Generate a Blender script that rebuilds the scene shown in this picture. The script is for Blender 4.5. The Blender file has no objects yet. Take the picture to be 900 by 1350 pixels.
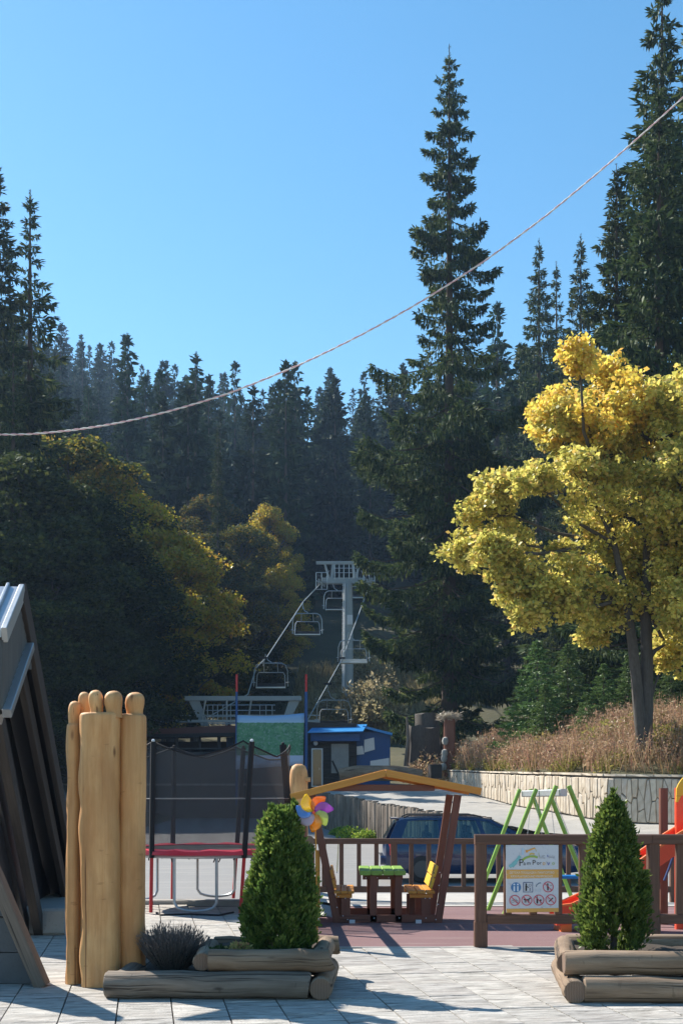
import bpy, math, random
import numpy as np
from mathutils import Vector, Matrix
R = math.radians
sc = bpy.context.scene
# ------------------------------------------------------------------ camera
F, HZ, EYE = 1600.0, 1045.0, 1.6            # focal length (px of a 900x1350 frame), horizon row, eye height
cam_d = bpy.data.cameras.new('camera'); cam = bpy.data.objects.new('camera', cam_d)
sc.collection.objects.link(cam); sc.camera = cam
cam.location = (0, 0, EYE); cam.rotation_euler = (R(90), 0, 0)
cam_d.sensor_fit = 'VERTICAL'; cam_d.sensor_height = 36; cam_d.lens = 36 * F / 1350
cam_d.shift_y = (HZ - 675) / 1350; cam_d.clip_start = 0.1; cam_d.clip_end = 3000
# ------------------------------------------------------------------ sky and sun
SUN_EL, SUN_AZ = R(42), R(50)               # azimuth measured from straight ahead (+Y) towards the left
w = bpy.data.worlds.new('World'); sc.world = w; w.use_nodes = True
nt = w.node_tree; nt.nodes.clear()
sky = nt.nodes.new('ShaderNodeTexSky'); sky.sky_type = 'NISHITA'; sky.sun_disc = False
sky.sun_elevation = SUN_EL; sky.sun_rotation = -SUN_AZ
sky.altitude = 1600; sky.air_density = 1.4; sky.dust_density = 0.5; sky.ozone_density = 1.0
bg = nt.nodes.new('ShaderNodeBackground'); bg.inputs[1].default_value = 0.095
wo = nt.nodes.new('ShaderNodeOutputWorld')
hsv = nt.nodes.new('ShaderNodeHueSaturation'); hsv.inputs['Saturation'].default_value = 1.3; hsv.inputs['Hue'].default_value = .49
nt.links.new(sky.outputs[0], hsv.inputs['Color']); nt.links.new(hsv.outputs[0], bg.inputs[0]); nt.links.new(bg.outputs[0], wo.inputs[0])
sl = bpy.data.lights.new('sun', 'SUN'); sl.energy = 5.0; sl.angle = R(0.5); sl.color = (1.0, 0.93, 0.82)
sun = bpy.data.objects.new('sun', sl); sc.collection.objects.link(sun)
sd = Vector((-math.sin(SUN_AZ) * math.cos(SUN_EL), math.cos(SUN_AZ) * math.cos(SUN_EL), math.sin(SUN_EL)))
sun.rotation_euler = sd.to_track_quat('Z', 'Y').to_euler(); sun.location = (-30, 30, 60)
vs = sc.view_settings; vs.view_transform = 'Standard'; vs.look = 'None'; vs.gamma = 1; vs.exposure = 0.95
vs.use_curve_mapping = False
cy = sc.cycles; cy.use_denoising = True; cy.max_bounces = 6; cy.diffuse_bounces = 3; cy.transmission_bounces = 4
cy.transparent_max_bounces = 8; cy.volume_bounces = 0; cy.use_adaptive_sampling = True

# ------------------------------------------------------------------ helpers
rnd = random.Random(7)
def P(x, y, d):                             # photo pixel at a distance -> world point
    return Vector(((x - 450) / F * d, d, EYE + (HZ - y) / F * d))
def sstep(a, b, x):
    t = min(1, max(0, (x - a) / (b - a))); return t * t * (3 - 2 * t)
def g(x, y):                                # height of the lower ground
    a = -0.042 * (min(max(y, 12.6), 22.6) - 12.6)
    b = -0.2 * sstep(17.6, 24, y)
    wq = sstep(-1.3, -0.35, x) * (1 if y > 12.6 else 0)
    z = b * (1 - wq) + a * wq
    z += 0.016 * max(0, min(y, 62) - 26)
    z += 0.19 * max(0, min(y, 95) - 62) + 0.33 * max(0, y - 95)
    z += min(22, 0.35 * max(0, -x - 9 - 0.05 * max(0, y - 60))) * sstep(30, 55, y)
    z += min(22, 0.30 * max(0, x - 14 - 0.02 * max(0, y - 60))) * sstep(50, 75, y)
    if y > 100: z += 3.0 * math.sin(x * 0.045 + 1) * min(1, (y - 100) / 60)
    return z

def link(o):
    sc.collection.objects.link(o); return o
def tag(o, label=None, cat=None, group=None, kind=None):
    if label: o['label'] = label
    if cat: o['category'] = cat
    if group: o['group'] = group
    if kind: o['kind'] = kind
    return o
def thing(name, loc, label, cat, group=None):
    o = link(bpy.data.objects.new(name, None)); o.location = loc; o.empty_display_size = 0.1
    return tag(o, label, cat, group)
def origin(o):
    v = Vector((0, 0, 0))
    while o is not None:
        v += o.location; o = o.parent
    return v

class MB:
    """collects shapes in world coordinates; build() links them as one mesh object"""
    def __init__(s): s.v = []; s.f = []; s.g = []; s.m = []
    def add(s, vs_, fs, gr=None, mi=0):
        n = len(s.v); s.v += [tuple(p) for p in vs_]
        s.g += [tuple(q) for q in (gr if gr is not None else vs_)]
        s.f += [tuple(i + n for i in f) for f in fs]
        s.m += [mi] * len(fs) if isinstance(mi, int) else mi
        return s
    def beam(s, p0, p1, wd, ht, up=(0, 0, 1), ch=0.006, mi=0, mc=None):
        """board from p0 to p1, wd across, ht along up, with chamfered edges"""
        p0 = Vector(p0); p1 = Vector(p1); d = (p1 - p0); L = d.length; d.normalize()
        up = Vector(up)
        if abs(d.dot(up.normalized())) > 0.98: up = Vector((0, 1, 0))
        sx = d.cross(up).normalized(); uz = sx.cross(d).normalized()
        a, b = wd / 2, ht / 2; c = min(ch, a * .45, b * .45)
        ring = [(-a, -b + c), (-a + c, -b), (a - c, -b), (a, -b + c), (a, b - c), (a - c, b), (-a + c, b), (-a, b - c)]
        vs_, gr = [], []; o = rnd.uniform(0, 50); o2 = rnd.uniform(0, 20)
        for (q, l) in ((p0, 0), (p1, L)):
            for (x, z) in ring:
                vs_.append(q + sx * x + uz * z); gr.append((o + l, o2 + x, z))
        n = 8
        fs = [(i, (i + 1) % n, n + (i + 1) % n, n + i) for i in range(n)]
        fs += [tuple(range(n - 1, -1, -1)), tuple(range(n, 2 * n))]
        m2 = mi if mc is None else mc
        return s.add(vs_, fs, gr, [mi] * n + [m2, m2])
    def box(s, c, sz, rz=0, ch=0.006, mi=0):
        c = Vector(c); dx = Vector((math.cos(rz), math.sin(rz), 0)) * (sz[0] / 2)
        return s.beam(c - dx, c + dx, sz[1], sz[2], (0, 0, 1), ch, mi)
    def tube(s, pts, rad, n=8, mi=0, mc=None, cap=True, jit=0.0):
        pts = [Vector(p) for p in pts]
        if not hasattr(rad, '__len__'): rad = [rad] * len(pts)
        vs_, gr, fs, ms = [], [], [], []; o = rnd.uniform(0, 50); L = 0; o2 = rnd.uniform(0, 9)
        t0 = (pts[1] - pts[0]).normalized()
        ref = Vector((0, 0, 1)) if abs(t0.z) < .9 else Vector((1, 0, 0))
        a = t0.cross(ref).normalized()
        for i, p in enumerate(pts):
            if i: L += (p - pts[i - 1]).length
            t = (pts[min(i + 1, len(pts) - 1)] - pts[max(i - 1, 0)]).normalized()
            a = (a - t * a.dot(t)).normalized(); b = t.cross(a)
            for k in range(n):
                an = 2 * math.pi * k / n; rr = rad[i] * (1 + (rnd.uniform(-jit, jit) if jit else 0))
                vs_.append(p + a * math.cos(an) * rr + b * math.sin(an) * rr)
                gr.append((o + L, o2 + math.cos(an) * rr, math.sin(an) * rr))
        for i in range(len(pts) - 1):
            for k in range(n):
                fs.append((i * n + k, i * n + (k + 1) % n, (i + 1) * n + (k + 1) % n, (i + 1) * n + k)); ms.append(mi)
        if cap:
            m2 = mi if mc is None else mc; e = (len(pts) - 1) * n
            fs.append(tuple(range(n - 1, -1, -1))); fs.append(tuple(range(e, e + n))); ms += [m2, m2]
        return s.add(vs_, fs, gr, ms)
    def loft(s, rings, mi=0, cap=True):
        n = len(rings[0]); vs_ = [p for r in rings for p in r]; fs = []
        for i in range(len(rings) - 1):
            for k in range(n):
                fs.append((i * n + k, i * n + (k + 1) % n, (i + 1) * n + (k + 1) % n, (i + 1) * n + k))
        if cap:
            e = (len(rings) - 1) * n
            fs += [tuple(range(n - 1, -1, -1)), tuple(range(e, e + n))]
        c = Vector(rings[0][0]); o1 = rnd.uniform(0, 40); o2 = rnd.uniform(0, 40); gr = [(p[2] - c.z + o1, p[0] - c.x + o2, p[1] - c.y) for p in vs_]
        return s.add(vs_, fs, gr, mi)
    def prism(s, poly, ext, mi=0):
        """closed polygon of world points, extruded by vector ext"""
        poly = [Vector(p) for p in poly]; e = Vector(ext); n = len(poly)
        fs = [(i, (i + 1) % n, n + (i + 1) % n, n + i) for i in range(n)]
        fs += [tuple(range(n - 1, -1, -1)), tuple(range(n, 2 * n))]
        return s.add(poly + [p + e for p in poly], fs, None, mi)
    def sheet(s, rows, mi=0):
        n = len(rows[0]); fs = []
        for i in range(len(rows) - 1):
            for k in range(n - 1):
                fs.append((i * n + k, i * n + k + 1, (i + 1) * n + k + 1, (i + 1) * n + k))
        return s.add([p for r in rows for p in r], fs, None, mi)
    def ball(s, c, r, n=8, mi=0):
        c = Vector(c); r = r if hasattr(r, '__len__') else (r, r, r); rings = []
        for i in range(n // 2 + 1):
            th = -math.pi / 2 + math.pi * (i + .02) / (n // 2 + .04)
            rings.append([c + Vector((r[0] * math.cos(th) * math.cos(2 * math.pi * k / n), r[1] * math.cos(th) * math.sin(2 * math.pi * k / n), r[2] * math.sin(th))) for k in range(n)])
        return s.loft(rings, mi)
    def mesh(s, name, off=(0, 0, 0)):
        me = bpy.data.meshes.new(name); ox, oy, oz = off
        me.from_pydata([(x - ox, y - oy, z - oz) for x, y, z in s.v], [], s.f)
        at = me.attributes.new('grain', 'FLOAT_VECTOR', 'POINT')
        at.data.foreach_set('vector', np.array(s.g, dtype=np.float32).ravel())
        if any(s.m): me.polygons.foreach_set('material_index', s.m)
        return me
    def build(s, name, mats, parent=None, smooth=False, loc=None, fix=True):
        off = origin(parent) if parent is not None else Vector((0, 0, 0))
        if loc is not None: off = Vector(loc)
        me = s.mesh(name, off)
        for m in (mats if isinstance(mats, (list, tuple)) else [mats]): me.materials.append(m)
        if fix:
            import bmesh
            b = bmesh.new(); b.from_mesh(me); bmesh.ops.recalc_face_normals(b, faces=b.faces); b.to_mesh(me); b.free()
        if smooth: me.polygons.foreach_set('use_smooth', [True] * len(me.polygons)); me.set_sharp_from_angle(angle=R(40))
        o = link(bpy.data.objects.new(name, me)); o.parent = parent
        if loc is not None:
            o.location = Vector(loc) - (origin(parent) if parent is not None else Vector((0, 0, 0)))
        return o

def quad_mesh(name, Q, rv, mat, tris=False):
    """Q: (N,4,3) leaf faces, rv: (N,) random value per face"""
    Q = np.asarray(Q, dtype=np.float32); N, k = Q.shape[0], Q.shape[1]
    me = bpy.data.meshes.new(name); me.vertices.add(N * k); me.vertices.foreach_set('co', Q.ravel())
    me.loops.add(N * k); me.loops.foreach_set('vertex_index', np.arange(N * k, dtype=np.int32))
    me.polygons.add(N); me.polygons.foreach_set('loop_start', np.arange(0, N * k, k, dtype=np.int32))
    me.polygons.foreach_set('loop_total', np.full(N, k, dtype=np.int32))
    a = me.attributes.new('rnd', 'FLOAT', 'FACE'); a.data.foreach_set('value', np.asarray(rv, dtype=np.float32))
    me.materials.append(mat); me.update(); me.validate(); return me
def unit(v): return v / (np.linalg.norm(v, axis=-1, keepdims=True) + 1e-9)
def sprigs(b, d, ln, wd, rg, mid=.45):
    """diamond leaves from base points b along directions d"""
    d = unit(d); r = rg.normal(size=b.shape); sdv = unit(np.cross(d, r))
    ln = ln[:, None]; wd = wd[:, None]
    return np.stack([b, b + d * ln * mid + sdv * wd, b + d * ln, b + d * ln * mid - sdv * wd], axis=1)
def copy_tree(o, parent=None):
    c = link(o.copy()); c.parent = parent
    for ch in list(o.children): copy_tree(ch, c)
    return c

# ------------------------------------------------------------------ materials
class NT:
    def __init__(s, name):
        s.m = bpy.data.materials.new(name); s.m.use_nodes = True; s.t = s.m.node_tree; s.t.nodes.clear()
        s.out = s.n('ShaderNodeOutputMaterial')
    def n(s, ty, ins=None, **kw):
        nd = s.t.nodes.new(ty)
        for k, v in kw.items(): setattr(nd, k, v)
        for k, v in (ins or {}).items():
            if hasattr(v, 'is_linked') or isinstance(v, bpy.types.NodeSocket): s.t.links.new(v, nd.inputs[k])
            else: nd.inputs[k].default_value = v
        return nd
    def ramp(s, fac, stops):
        r = s.n('ShaderNodeValToRGB', {0: fac}); e = r.color_ramp.elements
        while len(e) < len(stops): e.new(.5)
        for i, (p, c) in enumerate(stops): e[i].position = p; e[i].color = (*c, 1)
        return r.outputs[0]
    def mix(s, fac, a, b, bt='MIX'):
        nd = s.n('ShaderNodeMix', data_type='RGBA', blend_type=bt)
        for i, v in ((0, fac), (6, a), (7, b)):
            if isinstance(v, bpy.types.NodeSocket): s.t.links.new(v, nd.inputs[i])
            else: nd.inputs[i].default_value = v if i == 0 else (*v[:3], 1)
        return nd.outputs[2]
    def noise(s, vec, scale, detail=4, rough=.6, dist=0):
        return s.n('ShaderNodeTexNoise', {'Vector': vec, 'Scale': scale, 'Detail': detail, 'Roughness': rough, 'Distortion': dist}).outputs[0]
    def coord(s, scale=(1, 1, 1), attr=None, kind='Object'):
        src = s.n('ShaderNodeAttribute', attribute_name=attr).outputs['Vector'] if attr else s.n('ShaderNodeTexCoord').outputs[kind]
        return s.n('ShaderNodeMapping', {0: src, 3: scale}).outputs[0]
    def bump(s, h, st, dist=.01):
        return s.n('ShaderNodeBump', {'Height': h, 'Strength': st, 'Distance': dist}).outputs[0]
    def done(s, col, rough=.6, bump=None, metal=0, spec=.4, alpha=None, coat=0):
        p = s.n('ShaderNodeBsdfPrincipled'); i = p.inputs
        def put(k, v):
            if isinstance(v, bpy.types.NodeSocket): s.t.links.new(v, i[k])
            else: i[k].default_value = (*v, 1) if isinstance(v, tuple) else v
        put('Base Color', col); put('Roughness', rough); put('Metallic', metal); put('Specular IOR Level', spec); put('Coat Weight', coat)
        if bump is not None: put('Normal', bump)
        if alpha is not None: put('Alpha', alpha)
        s.t.links.new(p.outputs[0], s.out.inputs[0]); return s.m
def shade(c, k): return tuple(min(1, x * k) for x in c)
def paint(name, c, rough=.5, var=.25, sc_=6, spec=.4, metal=0, bump=.15, coat=0):
    m = NT(name); v = m.coord(); a = m.noise(v, sc_, 5); b = m.noise(v, sc_ * 9, 3)
    col = m.mix(a, shade(c, 1 - var), shade(c, 1 + var * .6))
    col = m.mix(m.ramp(b, [(.58, (0, 0, 0)), (.75, (1, 1, 1))]), col, shade(c, .72))
    return m.done(col, m.n('ShaderNodeMapRange', {0: a, 3: rough * .8, 4: min(1, rough * 1.2)}).outputs[0], m.bump(b, bump, .004), metal, spec, None, coat)
def wood(name, c1, c2, dark, gs=(1.2, 22, 22), rough=.7, knots=False, bump=.35, stain=.35, cr=(.66, .72)):
    m = NT(name); v = m.coord(gs, 'grain'); v2 = m.coord((.8, 3, 3), 'grain')
    a = m.noise(v, 1.6, 6, .65, .6); b = m.noise(v2, 1.3, 4)
    col = m.mix(m.ramp(a, [(.3, (0, 0, 0)), (.7, (1, 1, 1))]), c1, c2)
    col = m.mix(m.ramp(b, [(.45, (0, 0, 0)), (.7, (stain, stain, stain))]), col, dark)
    crack = m.ramp(m.noise(m.coord((.55, 34, 34), 'grain'), 1.1, 3, .5), [(cr[0], (0, 0, 0)), (cr[1], (1, 1, 1))])
    col = m.mix(crack, col, shade(dark, .45))
    if knots:
        vo = m.n('ShaderNodeTexVoronoi', {'Vector': m.coord((2.2, 7, 7), 'grain'), 'Scale': 1.0, 'Randomness': 1.0})
        k = m.ramp(vo.outputs[0], [(.05, (1, 1, 1)), (.13, (0, 0, 0))])
        col = m.mix(k, col, shade(dark, .5))
        vo2 = m.n('ShaderNodeTexVoronoi', {'Vector': m.coord((1.1, 2.2, 2.2), 'grain'), 'Scale': 1.0, 'Randomness': 1.0})
        k2 = m.ramp(vo2.outputs[0], [(.1, (.45, .45, .45)), (.4, (0, 0, 0))])
        col = m.mix(k2, col, dark)
        cut = m.ramp(m.noise(m.coord((22, 7, 7), 'grain'), 1.0, 3, .5), [(.68, (0, 0, 0)), (.73, (.4, .4, .4))]); col = m.mix(cut, col, shade(dark, .7))
        big = m.ramp(m.noise(m.coord((.7, 1.6, 1.6), 'grain'), 1.5, 5, .6), [(.4, (.78, .76, .74)), (.62, (1.06, 1.06, 1.06))]); col = m.mix(1, col, big, 'MULTIPLY')
    return m.done(col, rough, m.bump(m.mix(crack, a, (0, 0, 0)), bump, .006))
def foliage(name, cols, trans=.35, var=.3, gloss=.12, grough=.45):
    m = NT(name); r = m.n('ShaderNodeAttribute', attribute_name='rnd').outputs['Fac']
    n = len(cols); col = m.ramp(r, [(i / (n - 1), c) for i, c in enumerate(cols)])
    o = m.n('ShaderNodeObjectInfo').outputs['Random']
    br = m.n('ShaderNodeMapRange', {0: o, 3: 1 - var, 4: 1 + var}).outputs[0]
    hs = m.n('ShaderNodeHueSaturation', {'Value': br, 'Color': col, 'Hue': m.n('ShaderNodeMapRange', {0: o, 3: .485, 4: .515}).outputs[0]}).outputs[0]
    df = m.n('ShaderNodeBsdfDiffuse', {0: hs}).outputs[0]; tr = m.n('ShaderNodeBsdfTranslucent', {0: m.mix(.5, hs, hs, 'ADD')}).outputs[0]
    x = m.n('ShaderNodeMixShader', {0: trans, 1: df, 2: tr}).outputs[0]
    gl = m.n('ShaderNodeBsdfGlossy', {0: (.8, .85, .8, 1), 'Roughness': grough}).outputs[0]
    fr = m.n('ShaderNodeLayerWeight', {0: .35}).outputs[1]
    x = m.n('ShaderNodeMixShader', {0: m.n('ShaderNodeMath', {0: fr, 1: gloss}, operation='MULTIPLY').outputs[0], 1: x, 2: gl}).outputs[0]
    m.t.links.new(x, m.out.inputs[0]); return m.m
M = {}
M['carved'] = wood('carved_pine', (.62, .31, .115), (.76, .44, .195), (.48, .2, .065), (1.0, 16, 16), .62, True, .45, .6)
M['brown'] = wood('brown_stained_wood', (.09, .042, .027), (.16, .08, .052), (.055, .027, .018), rough=.6)
M['brown2'] = wood('red_brown_wood', (.16, .06, .038), (.215, .09, .058), (.1, .036, .024), rough=.55)
M['orange'] = wood('orange_varnished_wood', (.56, .24, .035), (.66, .31, .055), (.4, .15, .02), rough=.42, bump=.15, stain=.25)
M['yellow'] = wood('yellow_painted_wood', (.72, .44, .03), (.8, .5, .05), (.6, .32, .02), rough=.42, bump=.12, stain=.2)
M['green'] = wood('green_painted_wood', (.2, .36, .055), (.26, .44, .08), (.14, .26, .04), rough=.45, bump=.12, stain=.25)
M['log'] = wood('weathered_log', (.22, .15, .098), (.34, .25, .175), (.14, .095, .062), (1.6, 20, 20), .85, True, 1.0, .6, (.58, .66))
M['greylog'] = wood('grey_weathered_log', (.16, .13, .105), (.26, .215, .175), (.09, .07, .055), (1.6, 20, 20), .9, True, 1.0, .6, (.57, .65))
def endgrain():
    m = NT('end_grain'); v = m.coord((1, 1, 1), 'grain')
    w_ = m.n('ShaderNodeTexWave', {'Vector': m.coord((0, 1, 1), 'grain'), 'Scale': 26, 'Distortion': 2.5, 'Detail': 2}, wave_type='RINGS').outputs[0]
    return m.done(m.mix(w_, (.13, .085, .06), (.24, .165, .12)), .85, m.bump(w_, .3, .003))
M['end'] = endgrain()
M['white'] = paint('white_paint', (.72, .73, .75), .45, .1)
M['galv'] = paint('galvanised_steel', (.48, .51, .53), .42, .2, 12, metal=.6)
M['liftgrey'] = paint('grey_painted_steel', (.33, .37, .39), .5, .15, 3)
M['dark'] = paint('dark_rubber', (.02, .02, .022), .7, .3)
M['black'] = paint('black_foam', (.014, .014, .017), .75, .3, 20, bump=.5)
M['red'] = paint('red_vinyl', (.62, .035, .06), .42, .2)
M['redpole'] = paint('red_paint', (.55, .03, .035), .4, .2)
M['slide'] = paint('red_orange_plastic', (.74, .075, .03), .32, .12, coat=.2)
M['slide2'] = paint('bright_orange_plastic', (.85, .2, .05), .35, .1)
M['limetube'] = paint('lime_green_steel', (.27, .47, .075), .4, .15)
M['blue'] = paint('blue_plastic', (.01, .2, .55), .35, .2)
M['bluebright'] = paint('bright_blue_roofing', (.035, .26, .62), .4, .15)
M['bluedark'] = paint('dark_blue_boards', (.02, .085, .26), .5, .25)
M['navy'] = paint('navy_car_paint', (.008, .022, .075), .25, .1, spec=.5, bump=0, coat=.8)
M['slate'] = paint('slate_tiles', (.075, .09, .105), .55, .35, 5, bump=.6)
M['darkpanel'] = paint('dark_panels', (.013, .014, .018), .5, .4, 3)
M['darkwood'] = wood('dark_stained_beam', (.03, .026, .024), (.055, .047, .043), (.018, .016, .014), rough=.75)
M['greyplank'] = wood('grey_brown_plank', (.12, .095, .075), (.19, .155, .125), (.07, .055, .045), rough=.8)
M['siding'] = wood('grey_siding', (.075, .08, .08), (.115, .12, .118), (.045, .045, .045), rough=.75)
M['rim'] = paint('dull_wheel_rim', (.06, .065, .07), .5)
M['sheet'] = paint('sheet_metal_roof', (.42, .45, .48), .35, .15, 8, metal=.7)
M['conc'] = paint('concrete', (.34, .33, .31), .9, .3, 4, bump=.5)
M['soil'] = paint('soil', (.055, .04, .028), .95, .4, 20, bump=1)
M['maroon'] = paint('maroon_roofing', (.095, .03, .028), .55, .25)
M['darkstone'] = paint('dark_stonework', (.075, .075, .08), .9, .45, 2.2, bump=.8)
def glass(name, c=(.03, .04, .05)):
    m = NT(name); return m.done(c, .06, None, 0, .6)
M['glass'] = glass('dark_glass')
def carglass():
    m = NT('car_glass')
    a = m.n('ShaderNodeBsdfTransparent', {0: (.62, .72, .70, 1)}).outputs[0]; b = m.n('ShaderNodeBsdfGlossy', {0: (.9, .95, 1, 1), 'Roughness': .04}).outputs[0]
    fr = m.n('ShaderNodeFresnel', {0: 1.5}).outputs[0]
    x = m.n('ShaderNodeMixShader', {0: m.n('ShaderNodeMath', {0: fr, 1: .06}, operation='ADD').outputs[0], 1: a, 2: b}).outputs[0]
    m.t.links.new(x, m.out.inputs[0]); return m.m
M['carglass'] = carglass()
def netting():
    m = NT('fine_black_netting'); a = m.noise(m.coord(), 5, 4)
    tr = m.n('ShaderNodeBsdfTransparent').outputs[0]; df = m.n('ShaderNodeBsdfDiffuse', {0: (.085, .082, .085, 1)}).outputs[0]
    x = m.n('ShaderNodeMixShader', {0: m.n('ShaderNodeMapRange', {0: a, 1: .3, 2: .7, 3: .42, 4: .56}).outputs[0], 1: tr, 2: df}).outputs[0]
    m.t.links.new(x, m.out.inputs[0]); return m.m
M['net'] = netting()
# ================================================================== THE SETTING
def ground_mat():
    m = NT('forest_floor'); v = m.coord(); a = m.noise(v, .25, 6); b = m.noise(v, 3.5, 5)
    c = m.mix(m.ramp(a, [(.4, (0, 0, 0)), (.6, (1, 1, 1))]), (.045, .04, .022), (.11, .088, .05))
    c = m.mix(b, c, (.07, .075, .03))
    return m.done(c, .95, m.bump(b, .8, .08))
def asphalt_mat():
    m = NT('old_asphalt'); v = m.coord(); a = m.noise(v, .5, 6); b = m.noise(v, 40, 3); c_ = m.noise(m.coord((.35, 2.5, 1)), 1.2, 5)
    c = m.mix(a, (.15, .148, .15), (.24, .236, .235)); c = m.mix(m.ramp(c_, [(.52, (0, 0, 0)), (.62, (1, 1, 1))]), c, (.33, .315, .295))
    c = m.mix(b, c, (.2, .19, .18)); c = m.mix(.5, c, m.mix(b, (.1, .1, .1), (.36, .36, .36)))
    return m.done(c, .88, m.bump(b, .5, .01))
def paver_mat():
    m = NT('stamped_concrete_paver'); v = m.coord((2.2, 11, 1)); o = m.n('ShaderNodeObjectInfo').outputs['Random']
    off = m.n('ShaderNodeVectorMath', {0: v, 1: m.n('ShaderNodeCombineXYZ', {0: m.n('ShaderNodeMath', {0: o, 1: 37.}, operation='MULTIPLY').outputs[0], 1: m.n('ShaderNodeMath', {0: o, 1: 91.}, operation='MULTIPLY').outputs[0]}).outputs[0]}, operation='ADD').outputs[0]
    a = m.noise(off, 1.3, 7, .7, 1.2); b = m.noise(m.coord(), 60, 3); d = m.noise(m.coord(), 2.2, 4)
    c = m.mix(m.ramp(a, [(.38, (0, 0, 0)), (.58, (1, 1, 1))]), (.25, .235, .21), (.56, .53, .485))
    crack = m.ramp(a, [(.33, (1, 1, 1)), (.39, (0, 0, 0))]); c = m.mix(crack, c, (.12, .11, .1))
    c = m.mix(m.ramp(d, [(.5, (0, 0, 0)), (.75, (.5, .5, .5))]), c, (.38, .33, .29)); c = m.mix(m.ramp(b, [(.6, (0, 0, 0)), (.8, (.6, .6, .6))]), c, (.25, .24, .23))
    c = m.mix(1, c, m.ramp(o, [(0, (.82, .82, .84)), (1, (1, 1, 1))]), 'MULTIPLY')
    return m.done(c, .86, m.bump(m.mix(.25, a, b), 1.0, .03))
def rubber_mat():
    m = NT('maroon_rubber_paving'); v = m.coord(); a = m.noise(v, 1.1, 5); b = m.noise(v, 160, 2)
    c = m.mix(a, (.14, .074, .078), (.2, .112, .115)); c = m.mix(m.ramp(b, [(.5, (0, 0, 0)), (.7, (1, 1, 1))]), c, (.26, .17, .165))
    d = m.noise(m.coord((.5, 6, 1)), 1, 4); c = m.mix(m.ramp(d, [(.56, (0, 0, 0)), (.66, (.6, .6, .6))]), c, (.27, .2, .19))
    return m.done(c, .95, m.bump(b, .7, .006))
M['ground'] = ground_mat(); M['asphalt'] = asphalt_mat(); M['paver'] = paver_mat(); M['rubber'] = rubber_mat()
M['gravel'] = paint('pale_gravel', (.44, .42, .39), .95, .35, 1.2, bump=.8)
M['terrace'] = paint('worn_slab_terrace', (.36, .345, .32), .92, .4, 1.6, bump=.9)
M['mortar'] = paint('dark_mortar', (.11, .095, .08), .95, .4, 20, bump=.6)
# ground: one sheet to the horizon
xs = sorted(set([-320, -240, -190, -150] + list(range(-120, -20, 8)) + list(range(-20, 22, 2)) + list(range(24, 121, 8)) + [150, 190, 240, 320]))
ys = [-60, -20, -5] + [x * 1.0 for x in range(0, 30)] + list(range(30, 66, 2)) + list(range(66, 120, 4)) + list(range(120, 360, 10)) + [400, 480, 600]
def gz(x, y):
    z = g(x, min(y, 352)) - (.06 if y < 30 else .01)
    if y > 352: z -= (y - 352) * .03
    return z - max(0, abs(x) - 190) * .05
b = MB(); b.sheet([[(x, y, gz(x, y)) for x in xs] for y in ys]); tag(b.build('ground', M['ground'], None, True), kind='structure')
# asphalt lane behind the playground and up to the lift station
b = MB(); b.sheet([[(x, y, g(x, y)) for x in np.linspace(-16, 15, 40)] for y in np.linspace(17.6, 60.2, 60)])
tag(b.build('road', M['asphalt'], None, True), kind='structure')
# plaza paving
TW, TL = .40, .60; ta = R(9.2); ux = Vector((math.cos(ta), math.sin(ta), 0)); uy = Vector((-math.sin(ta), math.cos(ta), 0))
plaza = MB(); pz = [(-9, -3, -.022), (9, -3, -.022), (9, 12.55, -.022), (-.42, 12.55, -.022), (-.42, 17.35, -.022), (-9, 17.35, -.022)]
plaza.prism(pz, (0, 0, -.04)); plaza = plaza.build('plaza', M['mortar']); tag(plaza, kind='structure')
def in_plaza(p):
    return -8.8 < p.x < 8.8 and p.y < (12.45 if p.x > -.45 else 17.25)
tm = MB(); tm.box((0, 0, -.02), (TW - .011, TL - .005, .04), 0, .005); tile_mes = tm.mesh('paver'); tile_mes.materials.append(M['paver'])
far = MB(); cnt = 0
for j in range(8, 30):
    for i in range(-30, 34):
        p = ux * (i * TW) + uy * (j * TL); 
        if not in_plaza(p): continue
        px = 450 + p.x / p.y * F; py = HZ + EYE / p.y * F
        if px < -380 or px > 1280 or py > 1700: continue
        if p.y < 12.6 and cnt < 290 and -60 < px < 960 and py < 1395:
            o = link(bpy.data.objects.new('paver', tile_mes)); o.parent = plaza; cnt += 1
            o.location = (p.x, p.y, rnd.uniform(-.003, .003)); o.rotation_euler = (rnd.uniform(-.004, .004), rnd.uniform(-.005, .005), ta)
        else:
            far.box((p.x, p.y, -.02 + rnd.uniform(-.003, .003)), (TW - .012, TL - .012, .04), ta, .006)
o = far.build('pavers', M['paver'], plaza); tag(o, kind='stuff')
# dark kerb at the plaza's back edge, pale strip beyond the rubber
b = MB(); b.beam((-9, 17.45, .0), (-.42, 17.45, .0), .22, .12, ch=.015); tag(b.build('kerb', M['conc']), kind='structure')
b = MB(); b.sheet([[(x, y, g(x, y) + .002) for x in np.linspace(-.42, 9, 12)] for y in (12.56, 13.5, 15, 17, 19, 20.6)])
tag(b.build('playground', M['rubber'], None, True), kind='structure')
b = MB(); b.sheet([[(x, y, g(x, y) + .012) for x in np.linspace(-.9, 13, 14)] for y in (20.6, 21.5, 22.6, 24.2)])
tag(b.build('pavement', M['gravel']), kind='structure')
b = MB(); b.beam((-.42, 12.56, -.03), (9, 12.56, -.03), .05, .07); tag(b.build('edging', M['conc']), kind='structure')

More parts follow.
